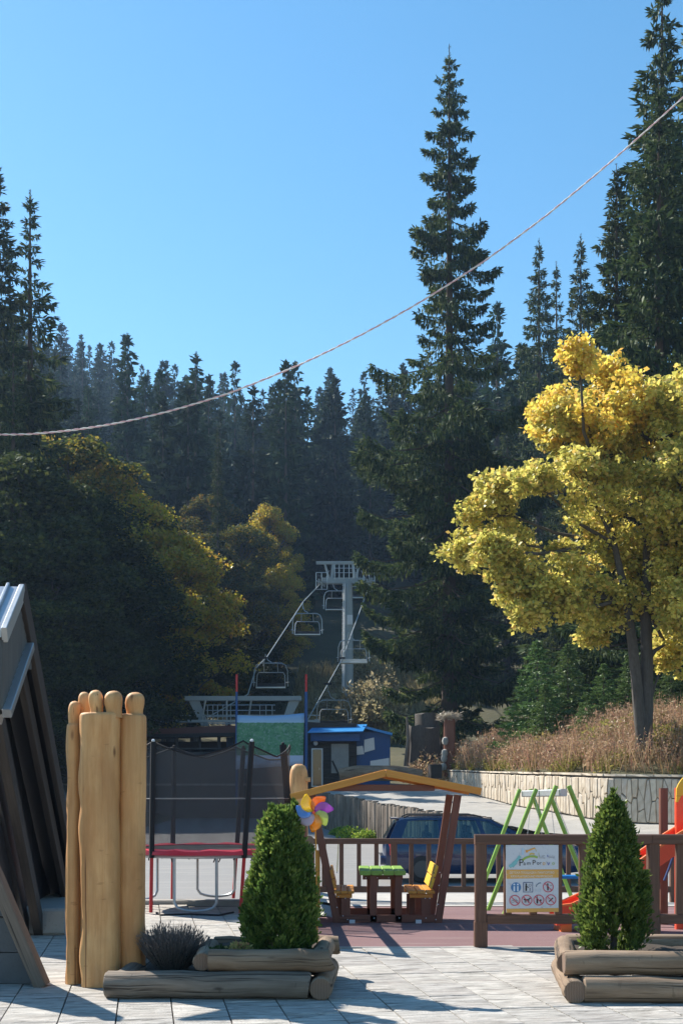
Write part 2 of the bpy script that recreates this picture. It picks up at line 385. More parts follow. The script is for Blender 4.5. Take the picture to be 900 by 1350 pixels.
# ---- terrace, palisade, stone wall and bank on the right
WL = [(1010, 29, 1094, 1022), (900, 33, 1088, 1022), (800, 34.5, 1084, 1021), (740, 37.5, 1073, 1019), (680, 42, 1063, 1018), (640, 47, 1052, 1017), (590, 55, 1038, 1015)]
wb = [P(x, yb, d) for x, d, yb, yt in WL]; wt = [P(x, yt, d) for x, d, yb, yt in WL]
PL = [(980, 30.2, 1112), (820, 31, 1106), (700, 33, 1096), (640, 34.5, 1079), (586, 36.5, 1072), (559, 38.5, 1069), (510, 43, 1061), (459, 48, 1050), (415, 53, 1045)]
pt = [P(x, y, d) for x, d, y in PL]
def resample(pts, n):
    L = [0]
    for i in range(1, len(pts)): L.append(L[-1] + (pts[i] - pts[i - 1]).length)
    out = []
    for k in range(n):
        s = L[-1] * k / (n - 1); i = 1
        while i < len(pts) - 1 and L[i] < s: i += 1
        out.append(pts[i - 1].lerp(pts[i], (s - L[i - 1]) / (L[i] - L[i - 1])))
    return out
A, B = resample(pt, 30), resample(wb + [Vector((2.5, 64, 2.1))], 30)
rows = []
for k in range(7):
    t = k / 6; rows.append([a.lerp(c, t) + Vector((0, 0, .06 * math.sin(i * 1.7 + k) if 0 < k < 6 else 0)) for i, (a, c) in enumerate(zip(A, B))])
b = MB(); b.sheet(rows); tag(b.build('terrace', M['terrace'], None, True), kind='structure')
# bank behind the stone wall: rises steeply, then runs into the hill
rows = []; cap = resample(wt, 26)
def bank_z(z0, s): return z0 - .06 + .27 * min(s, 5) + .24 * max(s - 5, 0)
for s in (.1, 1, 2, 3.5, 5, 8, 12, 18, 26, 40, 60):
    rows.append([Vector((p.x + s * .72, p.y + s * .69, bank_z(p.z, s) + .12 * math.sin(p.y * 1.3 + s))) for p in cap])
b = MB(); b.sheet(rows); tag(b.build('bank', M['ground'], None, True), kind='structure')
def bank_at(t, s):
    q = cap[0:]; f_ = t * (len(q) - 1); i = min(int(f_), len(q) - 2); p = q[i].lerp(q[i + 1], f_ - i)
    return Vector((p.x + s * .72, p.y + s * .69, bank_z(p.z, s)))
def ground_px(px, d):                       # ground height under a photo column on the right bank side
    X = (px - 450) / F * d; best = None
    for t in np.linspace(0, 1, 60):
        for s in np.linspace(.1, 60, 90):
            q = bank_at(t, s); e = (q.x - X) ** 2 + (q.y - d) ** 2
            if best is None or e < best[0]: best = (e, q.z)
    return max(best[1] if best[0] < 6 else -99, g(X, d))

# stone retaining wall: mortar backing and one mesh per stone
def voronoi(pts, box):
    x0, x1, y0, y1 = box; out = []
    for i, p in enumerate(pts):
        poly = [(x0, y0), (x1, y0), (x1, y1), (x0, y1)]
        for j in sorted(range(len(pts)), key=lambda k: (pts[k][0] - p[0]) ** 2 + (pts[k][1] - p[1]) ** 2)[1:16]:
            q = pts[j]; mx, my = (p[0] + q[0]) / 2, (p[1] + q[1]) / 2; nx, ny = q[0] - p[0], q[1] - p[1]; new = []
            for a in range(len(poly)):
                u, v = poly[a], poly[(a + 1) % len(poly)]
                du = (u[0] - mx) * nx + (u[1] - my) * ny; dv = (v[0] - mx) * nx + (v[1] - my) * ny
                if du <= 0: new.append(u)
                if du * dv < 0: t = du / (du - dv); new.append((u[0] + (v[0] - u[0]) * t, u[1] + (v[1] - u[1]) * t))
            poly = new
            if len(poly) < 3: break
        out.append(poly)
    return out
def stone_mat():
    m = NT('pale_split_stone'); o = m.n('ShaderNodeObjectInfo').outputs['Random']; a = m.noise(m.coord(), 5, 6); bb = m.noise(m.coord(), 35, 3)
    c = m.ramp(o, [(0, (.42, .35, .27)), (.35, (.56, .48, .38)), (.7, (.5, .44, .37)), (1, (.62, .54, .43))])
    c = m.mix(m.ramp(a, [(.45, (0, 0, 0)), (.7, (.7, .7, .7))]), c, (.36, .29, .21))
    return m.done(c, .88, m.bump(m.mix(.3, a, bb), .8, .02))
M['stone'] = stone_mat()
WLn = [0]
for i in range(1, len(wb)): WLn.append(WLn[-1] + (wb[i].xy - wb[i - 1].xy).length)
def wall_pt(s, t, o=0.0):                   # along, up (0..1), out towards the terrace
    i = 1
    while i < len(wb) - 1 and WLn[i] < s: i += 1
    f_ = (s - WLn[i - 1]) / (WLn[i] - WLn[i - 1]); lo = wb[i - 1].lerp(wb[i], f_); hi = wt[i - 1].lerp(wt[i], f_)
    d = (wb[i] - wb[i - 1]); nrm = Vector((d.y, -d.x, 0)).normalized()
    if nrm.y > 0: nrm = -nrm
    return lo.lerp(hi, t) + nrm * o
wall = thing('stone_wall', wall_pt(6, 0), 'pale retaining wall of tall split stones below the dry grass bank', 'wall')
b = MB(); S = np.linspace(0, WLn[-1], 40)
b.loft([[wall_pt(s, -.12, .0), wall_pt(s, .97, .0), wall_pt(s, .97, -.35), wall_pt(s, -.12, -.35)] for s in S]); b.build('mortar_core', M['mortar'], wall)
rg = np.random.default_rng(3); seeds = []
s0 = 2.6
while s0 < WLn[-1] - .1:
    n = 2 if rg.random() < .72 else (1 if rg.random() < .5 else 3); off = rg.uniform(-.12, .12)
    for k in range(n): seeds.append((s0 + rg.uniform(-.05, .05), (k + .5) / n + off * (1 if n > 1 else 0)))
    s0 += rg.uniform(.1, .2) * (1 + .8 * (s0 / WLn[-1]))
sx_ = 1.0; asp = .36                        # height counts less: cells come out tall
cells = voronoi([(s, t * asp) for s, t in seeds], (2.3, WLn[-1] - .02, 0.005, asp * .93))
ns = 0
for (s, t), poly in zip(seeds, cells):
    if len(poly) < 3 or ns > 295: continue
    cx = sum(p[0] for p in poly) / len(poly); cy_ = sum(p[1] for p in poly) / len(poly)
    o1, o2 = .015 + rg.uniform(0, .012), rg.uniform(.04, .085)
    def sh(k, o_): return [wall_pt(cx + (p[0] - cx) * (1 - k / .13), (cy_ + (p[1] - cy_) * (1 - k / .2)) / asp, o_) for p in poly]
    try: m_ = MB(); m_.loft([sh(.008, -.02), sh(.010, o1 + .01), sh(.024, o2)])
    except Exception: continue
    m_.build('stone', M['stone'], wall, loc=wall_pt(cx, cy_ / asp)); ns += 1
b = MB()                                     # flat capping slabs
s = 2.3
while s < WLn[-1] - .4:
    L = rg.uniform(.5, .95); e = min(s + L, WLn[-1])
    m_ = MB(); m_.loft([[wall_pt(q, .965 + dz, .07 + rg.uniform(-.02, .03)) if 1 else 0 for dz in (0, .045)] + [wall_pt(q, .965 + dz, -.3) for dz in (.045, 0)] for q in (s + .012, (s + e) / 2, e)])
    m_.build('capping_slab', M['stone'], wall, loc=wall_pt(s, 1)); s = e
# palisade of upright log ends below the terrace
pal = thing('log_palisade', A[18] - Vector((0, 0, 1)), 'low palisade of upright grey log ends edging the raised terrace', 'palisade')
Q = resample(pt, 400); acc = 0; last = Q[0]; k = 0; nl = 0
for q in Q:
    if (q - last).length < .26: continue
    last = q; zb = g(q.x, q.y) - .1; r_ = rg.uniform(.125, .15); px = 450 + q.x / q.y * F
    if px > 650: continue
    m_ = MB(); top = q.z + rg.uniform(-.04, .06); off = Vector((rg.uniform(-.02, .02), rg.uniform(-.03, .03), 0))
    m_.tube([Vector((q.x, q.y, zb)) + off, Vector((q.x, q.y, top - .03)) + off, Vector((q.x, q.y, top)) + off], [r_, r_ * .98, r_ * .85], 9, 0, 1, jit=.05)
    m_.build('log', [M['greylog'], M['end']], pal, True, loc=(q.x, q.y, top)); nl += 1
# dark retaining wall and platform of the lift station (left, far)
rw = thing('platform_wall', (-9, 60.4, .3), 'dark stepped retaining wall beneath the chairlift station platform', 'wall')
b = MB(); b.box((-10.6, 60.9, 1.0), (17.2, .9, 1.9)); b.build('lower_wall', M['darkstone'], rw)
b = MB(); b.box((-10.6, 61.6, 2.6), (17.2, 1.0, 2.5)); b.build('upper_wall', M['darkstone'], rw)
for i in range(14):
    m_ = MB(); m_.box((-18.6 + i * 1.225, 60.72, 2.0), (1.2, .95, .1)); m_.build('coping_slab', M['conc'], rw)
b = MB(); b.box((-10.6, 66.5, 3.72), (17.4, 10.8, .16)); tag(b.build('platform', M['conc']), kind='structure')

# ================================================================== TREES
M['spruce'] = foliage('spruce_needles', [(.02, .036, .015), (.036, .06, .021), (.06, .082, .028), (.14, .155, .055)], .2, .25, .08, .6)
M['spruce_far'] = foliage('far_spruce_needles', [(.016, .032, .016), (.03, .05, .022), (.045, .064, .028)], .14, .35, .06, .6)
M['spruce_right'] = foliage('olive_spruce_needles', [(.025, .04, .016), (.045, .065, .022), (.085, .1, .036)], .22, .2, .08, .6)  # slightly lighter, more olive green needles
M['young'] = foliage('young_spruce_needles', [(.055, .1, .03), (.095, .155, .045), (.15, .215, .07)], .25, .25)
M['thuja'] = foliage('thuja_foliage', [(.03, .06, .016), (.06, .115, .026), (.115, .18, .036), (.21, .26, .06)], .4, .1, .12)
M['maple'] = foliage('yellow_autumn_leaves', [(.25, .26, .06), (.41, .4, .085), (.56, .52, .12), (.68, .6, .16), (.52, .36, .1)], .5, .05, .1, .45)
M['maple_top'] = foliage('golden_autumn_leaves', [(.46, .4, .08), (.64, .52, .1), (.68, .48, .09), (.5, .28, .07)], .5, .05, .1, .45)
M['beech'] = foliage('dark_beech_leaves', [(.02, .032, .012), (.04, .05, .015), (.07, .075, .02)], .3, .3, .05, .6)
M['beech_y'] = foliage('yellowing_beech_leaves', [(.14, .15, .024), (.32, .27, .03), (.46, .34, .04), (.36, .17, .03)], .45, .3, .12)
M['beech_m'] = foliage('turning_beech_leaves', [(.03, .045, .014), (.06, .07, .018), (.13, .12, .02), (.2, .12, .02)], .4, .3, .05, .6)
M['bark'] = wood('grey_bark', (.06, .052, .045), (.11, .098, .088), (.035, .03, .027), (3, 14, 14), .95, False, 1.0)
M['sprucebark'] = wood('spruce_bark', (.075, .055, .045), (.11, .085, .07), (.04, .03, .025), (4, 12, 12), .95, False, 1.0)

def spruce_crown(seed, H, prof, whorl, nb, dens, slen, droop=.45, zlow=.06, hang=.4, wfac=.2, jitterL=(.62, 1.1)):
    rg = np.random.default_rng(seed); qs = []; z = zlow * H; br = []
    while z < H * .985:
        fr = 1 - z / H; n = max(3, int(rg.normal(nb, 1)))
        a0 = rg.uniform(0, 6.28)
        for k in range(n):
            L = prof(z / H) * rg.uniform(*jitterL)
            az = a0 + 2 * math.pi * k / n + rg.normal(0, .22); zz = z + rg.uniform(-.4, .4) * whorl
            N = int(dens * (L + .25) * (L * .25 + .6)) + 3
            s = rg.random(N) ** .62; dr = droop * (1.15 - .75 * (z / H) ** 3) * rg.uniform(.7, 1.25)
            ca, sa = math.cos(az), math.sin(az)
            wdt = L * (.10 + .95 * s * (1 - s) * .75); lat = rg.uniform(-1, 1, N) * wdt
            cz = zz - dr * L * s + dr * .75 * L * s ** 3
            pz = cz - np.abs(lat) * .28 - rg.random(N) * .06 * L
            r = L * s
            bp = np.stack([r * ca - lat * sa, r * sa + lat * ca, pz], 1)
            hg = rg.random(N) < hang
            outw = rg.uniform(.35, 1., N); sgn = np.sign(lat) * rg.uniform(.1, .8, N); dn = rg.uniform(-.35, .45, N)
            outw = np.where(hg, outw * .25, outw); sgn = np.where(hg, sgn * .25, sgn); dn = np.where(hg, rg.uniform(.8, 1.3, N), dn)
            d = np.stack([outw * ca - sgn * sa, outw * sa + sgn * ca, -dn], 1)
            ln = slen * rg.uniform(.6, 1.35, N) * (.55 + .45 * min(1, L / 1.5)); 
            qs.append(sprigs(bp, d, ln, ln * wfac * rg.uniform(.7, 1.3, N), rg))
            br.append((az, zz, L, dr))
        z += whorl * (.45 + .75 * min(1, fr * 2.2) - (.35 if fr > .5 and dens > 60 else 0)) * rg.uniform(.75, 1.25)
    n = 60; hz_ = rg.uniform(.955, 1.0, n) * H                     # leader
    bp = np.stack([rg.normal(0, .03, n), rg.normal(0, .03, n), hz_], 1); d = np.stack([rg.normal(0, .6, n), rg.normal(0, .6, n), np.full(n, .6)], 1)
    ln = slen * .8 * rg.uniform(.5, 1.2, n) * np.clip((1.01 - hz_ / H) * 25, .25, 1); qs.append(sprigs(bp, d, ln, ln * wfac, rg))
    Q = np.concatenate(qs); return Q, rg.random(len(Q)) ** 1.3, br
def trunk_mesh(name, H, r0, br=None, seed=0, mat='sprucebark', nb=999, kink=.0):
    m_ = MB(); n = 10
    m_.tube([(math.sin(i * 2.1 + seed) * kink, math.cos(i * 1.7 + seed) * kink, H * i / n - (.6 if i == 0 else 0)) for i in range(n + 1)], [r0 * (1.35 if i == 0 else 1 - .96 * i / n) for i in range(n + 1)], 9, cap=False)
    for (az, z, L, dr) in (br or [])[::max(1, len(br or [1]) // nb)]:
        pts = [(L * s * math.cos(az), L * s * math.sin(az), z - dr * L * s + dr * .75 * L * s ** 3) for s in (0, .35, .7, .95)]
        rr = max(.012, .011 * L + .012); m_.tube(pts, [rr, rr * .8, rr * .5, .008], 3, cap=False)
    me = m_.mesh(name); me.materials.append(M[mat]); return me
def tree_thing(name, loc, label, cat, crown, trunk, group=None, scale=(1, 1, 1), rz=0):
    t = thing(name, loc, label, cat, group); t.scale = scale; t.rotation_euler[2] = rz
    for nm, me in (('trunk', trunk), ('crown', crown)):
        o = link(bpy.data.objects.new(nm, me)); o.parent = t
    return t
# the tall spruce in the middle
def prof_main(u):
    return float(np.interp(u, [0, .05, .15, .3, .45, .53, .57, .62, .72, .82, .9, .96, 1], [2.7, 4.0, 4.9, 5.6, 5.8, 5.4, 3.2, 3.1, 2.65, 1.8, 1.15, .55, .08]))
base = P(592, 985, 72); H0 = P(592, 58, 72).z - base.z
Q_, rv, br = spruce_crown(11, H0, prof_main, 1.05, 5.6, 105, .33, .62, .05, .5, .15, (.45, 1.12))
cr = quad_mesh('crown', Q_, rv, M['spruce']); tk = trunk_mesh('trunk', H0, .48, br, 1)
tree_thing('spruce_tree', base, 'tallest lone spruce with a narrow spire and drooping branches beside the lift tower', 'tree', cr, tk)
# prototypes
def pr(k, R0, p=.85): return lambda u: R0 * (min(1, (1 - u) * 1.12) ** p) * (1 if u > .12 else .75 + 2 * u)
near = []
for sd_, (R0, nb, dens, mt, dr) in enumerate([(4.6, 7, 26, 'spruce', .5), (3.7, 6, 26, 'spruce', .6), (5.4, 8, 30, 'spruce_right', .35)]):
    Q_, rv, br = spruce_crown(30 + sd_, 34, pr(0, R0), .95, nb - 1, dens * 1.7, .45, dr, .05, .4, .14, (.5, 1.1))
    near.append((quad_mesh('crown', Q_, rv, M[mt]), trunk_mesh('trunk', 34, .4, br, sd_)))
farp = []
for sd_, (R0, nb, dens, p_) in enumerate([(3.6, 5, 13, .8), (2.9, 5, 13, .9), (4.2, 6, 13, .75), (3.2, 5, 12, .85)]):
    Q_, rv, br = spruce_crown(50 + sd_, 25, pr(0, R0, p_), 1.15, nb, dens, .85, .45, .04, .35, .2)
    farp.append((quad_mesh('crown', Q_, rv, M['spruce_far']), trunk_mesh('trunk', 25, .26, None, sd_)))
def put(proto, H, px, ytop, d, zb, label, cat='tree', group=None, name='spruce_tree', wide=1.0):
    top = P(px, ytop, d); h = top.z - zb; s = h / H
    return tree_thing(name, (top.x, d, zb - .2), label, cat, proto[0], proto[1], group, (s * wide, s * wide, s), rnd.uniform(0, 6.28))
# big spruces at the left edge
GL = 'tall spruces on the left slope'
for i, (px, yt, d, w_) in enumerate([(-4, 205, 70, 1.15), (40, 246, 72, 1.3), (-40, 300, 64, 1.1), (18, 420, 62, 1.1), (66, 480, 82, 1.1)]):
    put(near[i % 2], 34, px, yt, d, g((px - 450) / F * d, d), ['tallest dark spruce of the shaded slope above the steep-roofed hut', 'slender spruce with drooping tiers, second highest above the steep-roofed hut'][i] if i < 2 else 'dark spruce crowding in below the two highest spruces above the hut', 'tree', GL, wide=w_)
for i, (px, yt, d, w_) in enumerate([(117, 508, 140, 1.0), (161, 502, 135, 1.0), (181, 540, 150, 1), (207, 535, 165, 1), (287, 560, 100, .62)]):
    lab = 'slim sparse spruce standing before the yellow-green beeches' if i == 4 else 'blue-grey spruce on the skyline above the yellow beech crowns'
    put(near[i % 2] if i == 4 else farp[i % 4], 34 if i == 4 else 25, px, yt, d, g((px - 450) / F * d, d), lab, 'tree', None if i == 4 else 'skyline spruces above the beeches', wide=w_)
# right side
for (px, yt, d, k, w_, lab) in [(872, -45, 64, 0, 1.15, 'very tall dark spruce rising out of the picture behind the golden tree'), (925, -90, 60, 1, 1.2, 'very tall spruce at the forest edge right of the golden tree'),
        (868, 105, 56, 2, 1.25, 'broad olive-green sunlit spruce directly behind the golden tree'), (812, 210, 60, 2, 1.0, 'olive-green spruce leaning into the tall dark spruces behind the golden tree')]:
    put(near[k], 34, px, yt, d, ground_px(px, d), lab, wide=w_)
for i, (px, yt, d) in enumerate([(655, 396, 130), (710, 311, 110), (733, 342, 114), (765, 305, 96), (685, 450, 118), (748, 430, 100), (790, 400, 92), (668, 520, 105)]):
    put(near[(i + 1) % 2] if d < 115 else farp[i % 4], 34 if d < 115 else 25, px, yt, d, ground_px(px, d), {1: 'slender pointed spruce standing highest between the tallest lone spruce and the golden maple', 3: 'blue-green spruce pressed against the very tall dark spruces behind the golden maple', 0: 'small spruce spire peeping out just beside the tallest lone spruce'}.get(i, 'mid-distance spruce between the tallest lone spruce and the golden maple'), 'tree', 'mid-distance spruces on the right')
# forest on the far hillside
rf = random.Random(21); placed = []; nf = 0; tries = 0
while nf < 235 and tries < 9000:
    tries += 1; d = 112 + 235 * rf.random() ** .9; px = rf.uniform(-30, 760); X = (px - 450) / F * d
    if any((X - a) ** 2 + (d - c) ** 2 < (d * .026) ** 2 for a, c in placed): continue
    if d < 135 and 395 < px < 560 : continue
    placed.append((X, d)); k = rf.randrange(4); s = rf.uniform(.8, 1.2); zb = g(X, d)
    tree_thing('spruce_tree', (X, d, zb - .3), 'dark spruce in the dense forest on the far hillside', 'tree', farp[k][0], farp[k][1], 'spruces of the far hillside forest', (s * rf.uniform(.9, 1.15), s * rf.uniform(.9, 1.15), s), rf.uniform(0, 6.28)); nf += 1

# beeches on the left slope
def beech_crown(seed, H, Rr, n, leaf):
    rg = np.random.default_rng(seed); qs = []; K = 70; tips = []
    for k in range(K):
        u = rg.random() ** .8; z = H * (.16 + .82 * u); rad = Rr * math.sqrt(max(.02, 1 - ((u - .35) / .68) ** 2)) * rg.uniform(.45, 1.05)
        az = rg.uniform(0, 6.28); c = np.array([rad * math.cos(az), rad * math.sin(az), z]); tips.append(c)
        m_ = n // K; rr = Rr * rg.uniform(.2, .36); v = rg.normal(size=(m_, 3)); v = unit(v) * rg.random((m_, 1)) ** .45
        p = c + v * np.array([rr, rr, rr * .42]); p[:, 2] -= .25 * ((p[:, 0] - c[0]) ** 2 + (p[:, 1] - c[1]) ** 2) / rr
        d = np.stack([rg.normal(0, 1, m_), rg.normal(0, 1, m_), rg.normal(-.25, .35, m_)], 1); ln = leaf * rg.uniform(.6, 1.3, m_)
        q = sprigs(p, d, ln, ln * .36, rg); qs.append(q)
    Q = np.concatenate(qs); return Q, rg.random(len(Q)), tips
def limb_mesh(name, H, r0, tips, mat='bark'):
    m_ = MB(); m_.tube([(0, 0, -.6), (.1, 0, H * .3), (-.1, .1, H * .6), (0, 0, H * .92)], [r0 * 1.3, r0 * .85, r0 * .5, .03], 8, cap=False)
    for c in tips[::2]:
        z0 = max(H * .15, c[2] - .55 * math.hypot(c[0], c[1]) - 1); m_.tube([(0, 0, z0), (c[0] * .5, c[1] * .5, z0 + (c[2] - z0) * .62), tuple(c)], [r0 * .32, r0 * .18, .02], 4, cap=False)
    me = m_.mesh(name); me.materials.append(M[mat]); return me
bp_ = []
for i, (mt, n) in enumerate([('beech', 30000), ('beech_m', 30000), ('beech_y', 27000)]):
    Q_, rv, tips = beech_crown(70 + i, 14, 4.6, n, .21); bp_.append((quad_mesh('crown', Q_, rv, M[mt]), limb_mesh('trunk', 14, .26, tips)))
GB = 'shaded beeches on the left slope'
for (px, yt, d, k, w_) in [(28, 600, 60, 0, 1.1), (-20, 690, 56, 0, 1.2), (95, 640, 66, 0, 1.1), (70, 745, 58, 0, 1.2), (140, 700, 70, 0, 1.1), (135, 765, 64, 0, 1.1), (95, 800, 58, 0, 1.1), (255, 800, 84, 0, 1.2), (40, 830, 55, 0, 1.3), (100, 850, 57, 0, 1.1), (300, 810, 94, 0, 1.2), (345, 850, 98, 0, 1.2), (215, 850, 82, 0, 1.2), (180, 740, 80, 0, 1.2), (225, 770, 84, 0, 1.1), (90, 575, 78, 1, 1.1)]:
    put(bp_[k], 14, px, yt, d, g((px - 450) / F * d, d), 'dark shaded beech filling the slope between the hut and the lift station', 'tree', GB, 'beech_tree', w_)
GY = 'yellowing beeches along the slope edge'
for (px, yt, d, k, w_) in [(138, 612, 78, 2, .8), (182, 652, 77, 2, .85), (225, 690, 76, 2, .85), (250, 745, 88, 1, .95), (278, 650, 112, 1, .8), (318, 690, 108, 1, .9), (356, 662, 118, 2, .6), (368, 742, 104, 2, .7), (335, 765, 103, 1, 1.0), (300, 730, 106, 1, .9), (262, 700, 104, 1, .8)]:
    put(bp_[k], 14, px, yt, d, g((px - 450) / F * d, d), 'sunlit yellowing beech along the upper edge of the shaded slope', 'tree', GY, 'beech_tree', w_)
# golden maple above the stone wall
def maple():
    rg = np.random.default_rng(5); d0 = 35.4; pm = F / d0
    base = P(848, 1013, d0); t = thing('maple_tree', base, 'golden-yellow autumn maple with forked grey trunk above the stone wall', 'tree')
    def q(x, y, o=0): return P(x, y, d0) + Vector((0, o, 0))
    m_ = MB()
    m_.tube([q(849, 1022), q(848, 1008), q(848, 975), q(851, 930), q(852, 870), q(850, 800), q(853, 720), q(862, 640, .3), (q(868, 560, .5))], [.36, .27, .235, .2, .175, .15, .12, .08, .04], 10, cap=False, jit=.05)
    m_.tube([q(846, 985, -.05), q(842, 950, -.1), q(837, 905, -.15), q(832, 860, -.2), q(822, 790, -.3), q(806, 720, -.3), q(790, 640, -.2), q(775, 560)], [.17, .17, .165, .15, .12, .09, .06, .03], 9, cap=False, jit=.05)
    m_.tube([q(853, 935), q(862, 908, .1), q(871, 885, .2)], [.07, .05, .02], 6, cap=False)
    m_.tube([q(852, 872), q(862, 858), q(880, 848, .4)], [.1, .07, .04], 6, cap=False)
    cl = [(648, 652, 40), (622, 705, 26), (680, 695, 44), (645, 740, 32), (730, 560, 42), (695, 655, 26), (735, 525, 26), (775, 520, 42), (800, 496, 24), (805, 545, 44), (750, 650, 44), (715, 765, 44), (675, 775, 26), (800, 590, 65), (850, 560, 55), (890, 545, 46), (880, 640, 66), (830, 670, 62), (785, 715, 55), (845, 750, 55), (905, 740, 55), (690, 815, 24), (752, 795, 38), (905, 825, 38), (945, 600, 65), (955, 700, 70), (965, 800, 55), (660, 635, 26), (745, 505, 18), (870, 525, 26), (985, 640, 60), (810, 800, 30), (795, 828, 18), (880, 790, 40), (900, 852, 30), (870, 690, 50)]
    qs, qt = [], []
    nodes = [q(853, 720), q(850, 800), q(862, 640, .3), q(806, 720, -.3), q(790, 640, -.2), q(822, 790, -.3), q(868, 580, .5)]
    for (x, y, r) in cl:
        c = q(x, y, rg.uniform(-2.2, 2.2)); rr = r / pm; n0 = min(nodes, key=lambda a: (a - c).length + max(0, a.z - c.z + .5) * 1.5)
        mid = n0.lerp(c, .5) + Vector((rg.uniform(-.3, .3), rg.uniform(-.3, .3), -.25)); m_.tube([n0, mid, c], [.075, .05, .02], 5, cap=False)
        for k in range(int(9 + r * .62)):
            v = unit(rg.normal(size=3)) * (rg.random() ** .45) * rg.uniform(.75, 1.3); sc2 = Vector(v * np.array([rr, rr * 1.15, rr * .9])) + c; sr = rg.uniform(.14, .48)
            if k % 2 == 0: m_.tube([mid.lerp(c, .6), c.lerp(sc2, .6) + Vector((0, 0, .08)), sc2], [.022, .014, .005], 3, cap=False)
            nl = int(80 * (sr / .34) ** 2); p = np.array(sc2) + unit(rg.normal(size=(nl, 3))) * (rg.random((nl, 1)) ** .5) * sr * np.array([1, 1, .8])
            dd = rg.normal(size=(nl, 3)) * np.array([1, 1, .6]) + np.array([0, 0, -.45]); ln = rg.uniform(.1, .2, nl)
            (qt if y + rg.normal(0, 40) < 570 and x < 840 else qs).append(sprigs(p, dd, ln, ln * .34, rg, .5))
    m_.build('trunk', M['bark'], t, True)
    for nm, lst, mt in (('crown', qs, 'maple'), ('crown_top', qt, 'maple_top')):
        Q = np.concatenate(lst) - np.array(base); o = link(bpy.data.objects.new(nm, quad_mesh(nm, Q, rg.random(len(Q)) ** (1.35 if nm == 'crown' else 1), M[mt]))); o.parent = t
maple()
# young spruces on the bank
Q_, rv, br = spruce_crown(91, 4.6, pr(0, 1.55, .8), .24, 8, 75, .2, .12, .03, .15, .16); yg = (quad_mesh('crown', Q_, rv, M['young']), trunk_mesh('trunk', 4.6, .06, None, 2))
for (px, yt, d) in [(708, 838, 47.5), (748, 842, 49), (795, 868, 46), (828, 858, 47), (884, 856, 45), (718, 895, 45.5), (772, 905, 44), (862, 905, 42.5), (915, 880, 43), (690, 880, 50)]:
    put(yg, 4.6, px, yt, d, ground_px(px, d) - .1, 'young bright green spruce growing above the dry grass of the bank', 'tree', 'young spruces on the bank', 'young_spruce', 1.15)
# dry grass and weeds on the bank, on the hill by the tower
def blades(name, pts, hmin, hmax, cols, seed, wd=.02, lean=.25, seedheads=.5, tr=.3):
    rg = np.random.default_rng(seed); b_ = np.array(pts, dtype=float); n = len(b_); h = rg.uniform(hmin, hmax, n) * (1 + .45 * np.sin(b_[:, 0] * 2.1) * np.sin(b_[:, 1] * 1.7 + b_[:, 0]))
    d = np.stack([rg.normal(0, lean, n), rg.normal(0, lean, n), np.ones(n)], 1); Q = sprigs(b_, d, h, np.full(n, wd) * rg.uniform(.6, 1.4, n), rg, .3)
    k = rg.random(n) < seedheads; tip = b_ + unit(d) * h[:, None] * .8; m_ = int(k.sum()) * 5; tp = np.repeat(tip[k], 5, 0) + rg.normal(0, .07, (m_, 3))
    Q2 = sprigs(tp, rg.normal(size=(m_, 3)) + np.array([0, 0, .6]), rg.uniform(.06, .13, m_), rg.uniform(.012, .03, m_), rg)
    Q = np.concatenate([Q, Q2]); rv = np.concatenate([rg.random(n) * .8, .3 + rg.random(m_) * .7])
    o = link(bpy.data.objects.new(name, quad_mesh(name, Q, rv, foliage(name + '_blades', cols, tr, .05, .06)))); return o
rg = np.random.default_rng(8)
DRY = [(.17, .125, .06), (.32, .24, .125), (.38, .26, .165), (.32, .18, .125), (.48, .38, .25)]
pts = [tuple(bank_at(a_, s_)) for a_, s_ in ((rg.random(), .15 + 7 * rg.random() ** .9) for _ in range(30000)) if math.sin(a_ * 41 + s_ * 1.9) * math.sin(a_ * 17 - s_ * 2.7) + math.sin(a_ * 90 + s_) * .5 + rg.normal(0, .5) > -.2]
tag(blades('dry_grass', pts, .35, 1.15, DRY, 1, .016), 'tall reddish dry grass and weeds covering the bank above the stone wall', 'grass', kind='stuff')
pts = [tuple(bank_at(a_, .12 + 1.6 * rg.random())) for a_ in rg.random(4200) if math.sin(a_ * 55) + .6 * math.sin(a_ * 131) > .1]
tag(blades('green_weeds', pts, .15, .5, [(.1, .1, .025), (.18, .17, .04), (.3, .25, .08)], 2, .018, .5, .5), 'yellow-green weeds along the top of the stone wall', 'grass', kind='stuff')
pts = []
while len(pts) < 9000:
    y = rg.uniform(88, 112); x = rg.uniform(-4, 9); pts.append((x, y, g(x, y)))
tag(blades('hill_grass', pts, .5, 1.5, [(.18, .15, .07), (.34, .28, .14), (.42, .35, .2)], 3, .045, .3, .7), 'pale dry grass on the hillside around the lift tower', 'grass', kind='stuff')
# shrub beside the tower and weeds on the terrace
def shrub(name, c, r, n, leaf, cols, seed, label, cat='shrub', group=None):
    rg = np.random.default_rng(seed); t = thing(name, c, label, cat, group)
    v = unit(rg.normal(size=(n, 3))) * rg.random((n, 1)) ** .4; v[:, 2] = np.abs(v[:, 2]); p = v * np.array(r) * (1 + .18 * np.sin(v[:, :1] * 9 + seed) * np.cos(v[:, 1:2] * 7))
    d = v + rg.normal(0, .7, (n, 3)); ln = leaf * rg.uniform(.6, 1.3, n)
    o = link(bpy.data.objects.new('foliage', quad_mesh('foliage', sprigs(p, d, ln, ln * .3, rg), rg.random(n), foliage(name + '_leaf', cols, .35, .1)))); o.parent = t
    m_ = MB()
    for k in range(9):
        q = Vector(c) + Vector(p[k * 7 % n]) * .8; m_.tube([Vector(c), Vector(c).lerp(q, .5) + Vector((0, 0, .05)), q], [r[2] * .03, r[2] * .02, r[2] * .008], 4, cap=False)
    m_.build('stems', M['bark'], t); return t
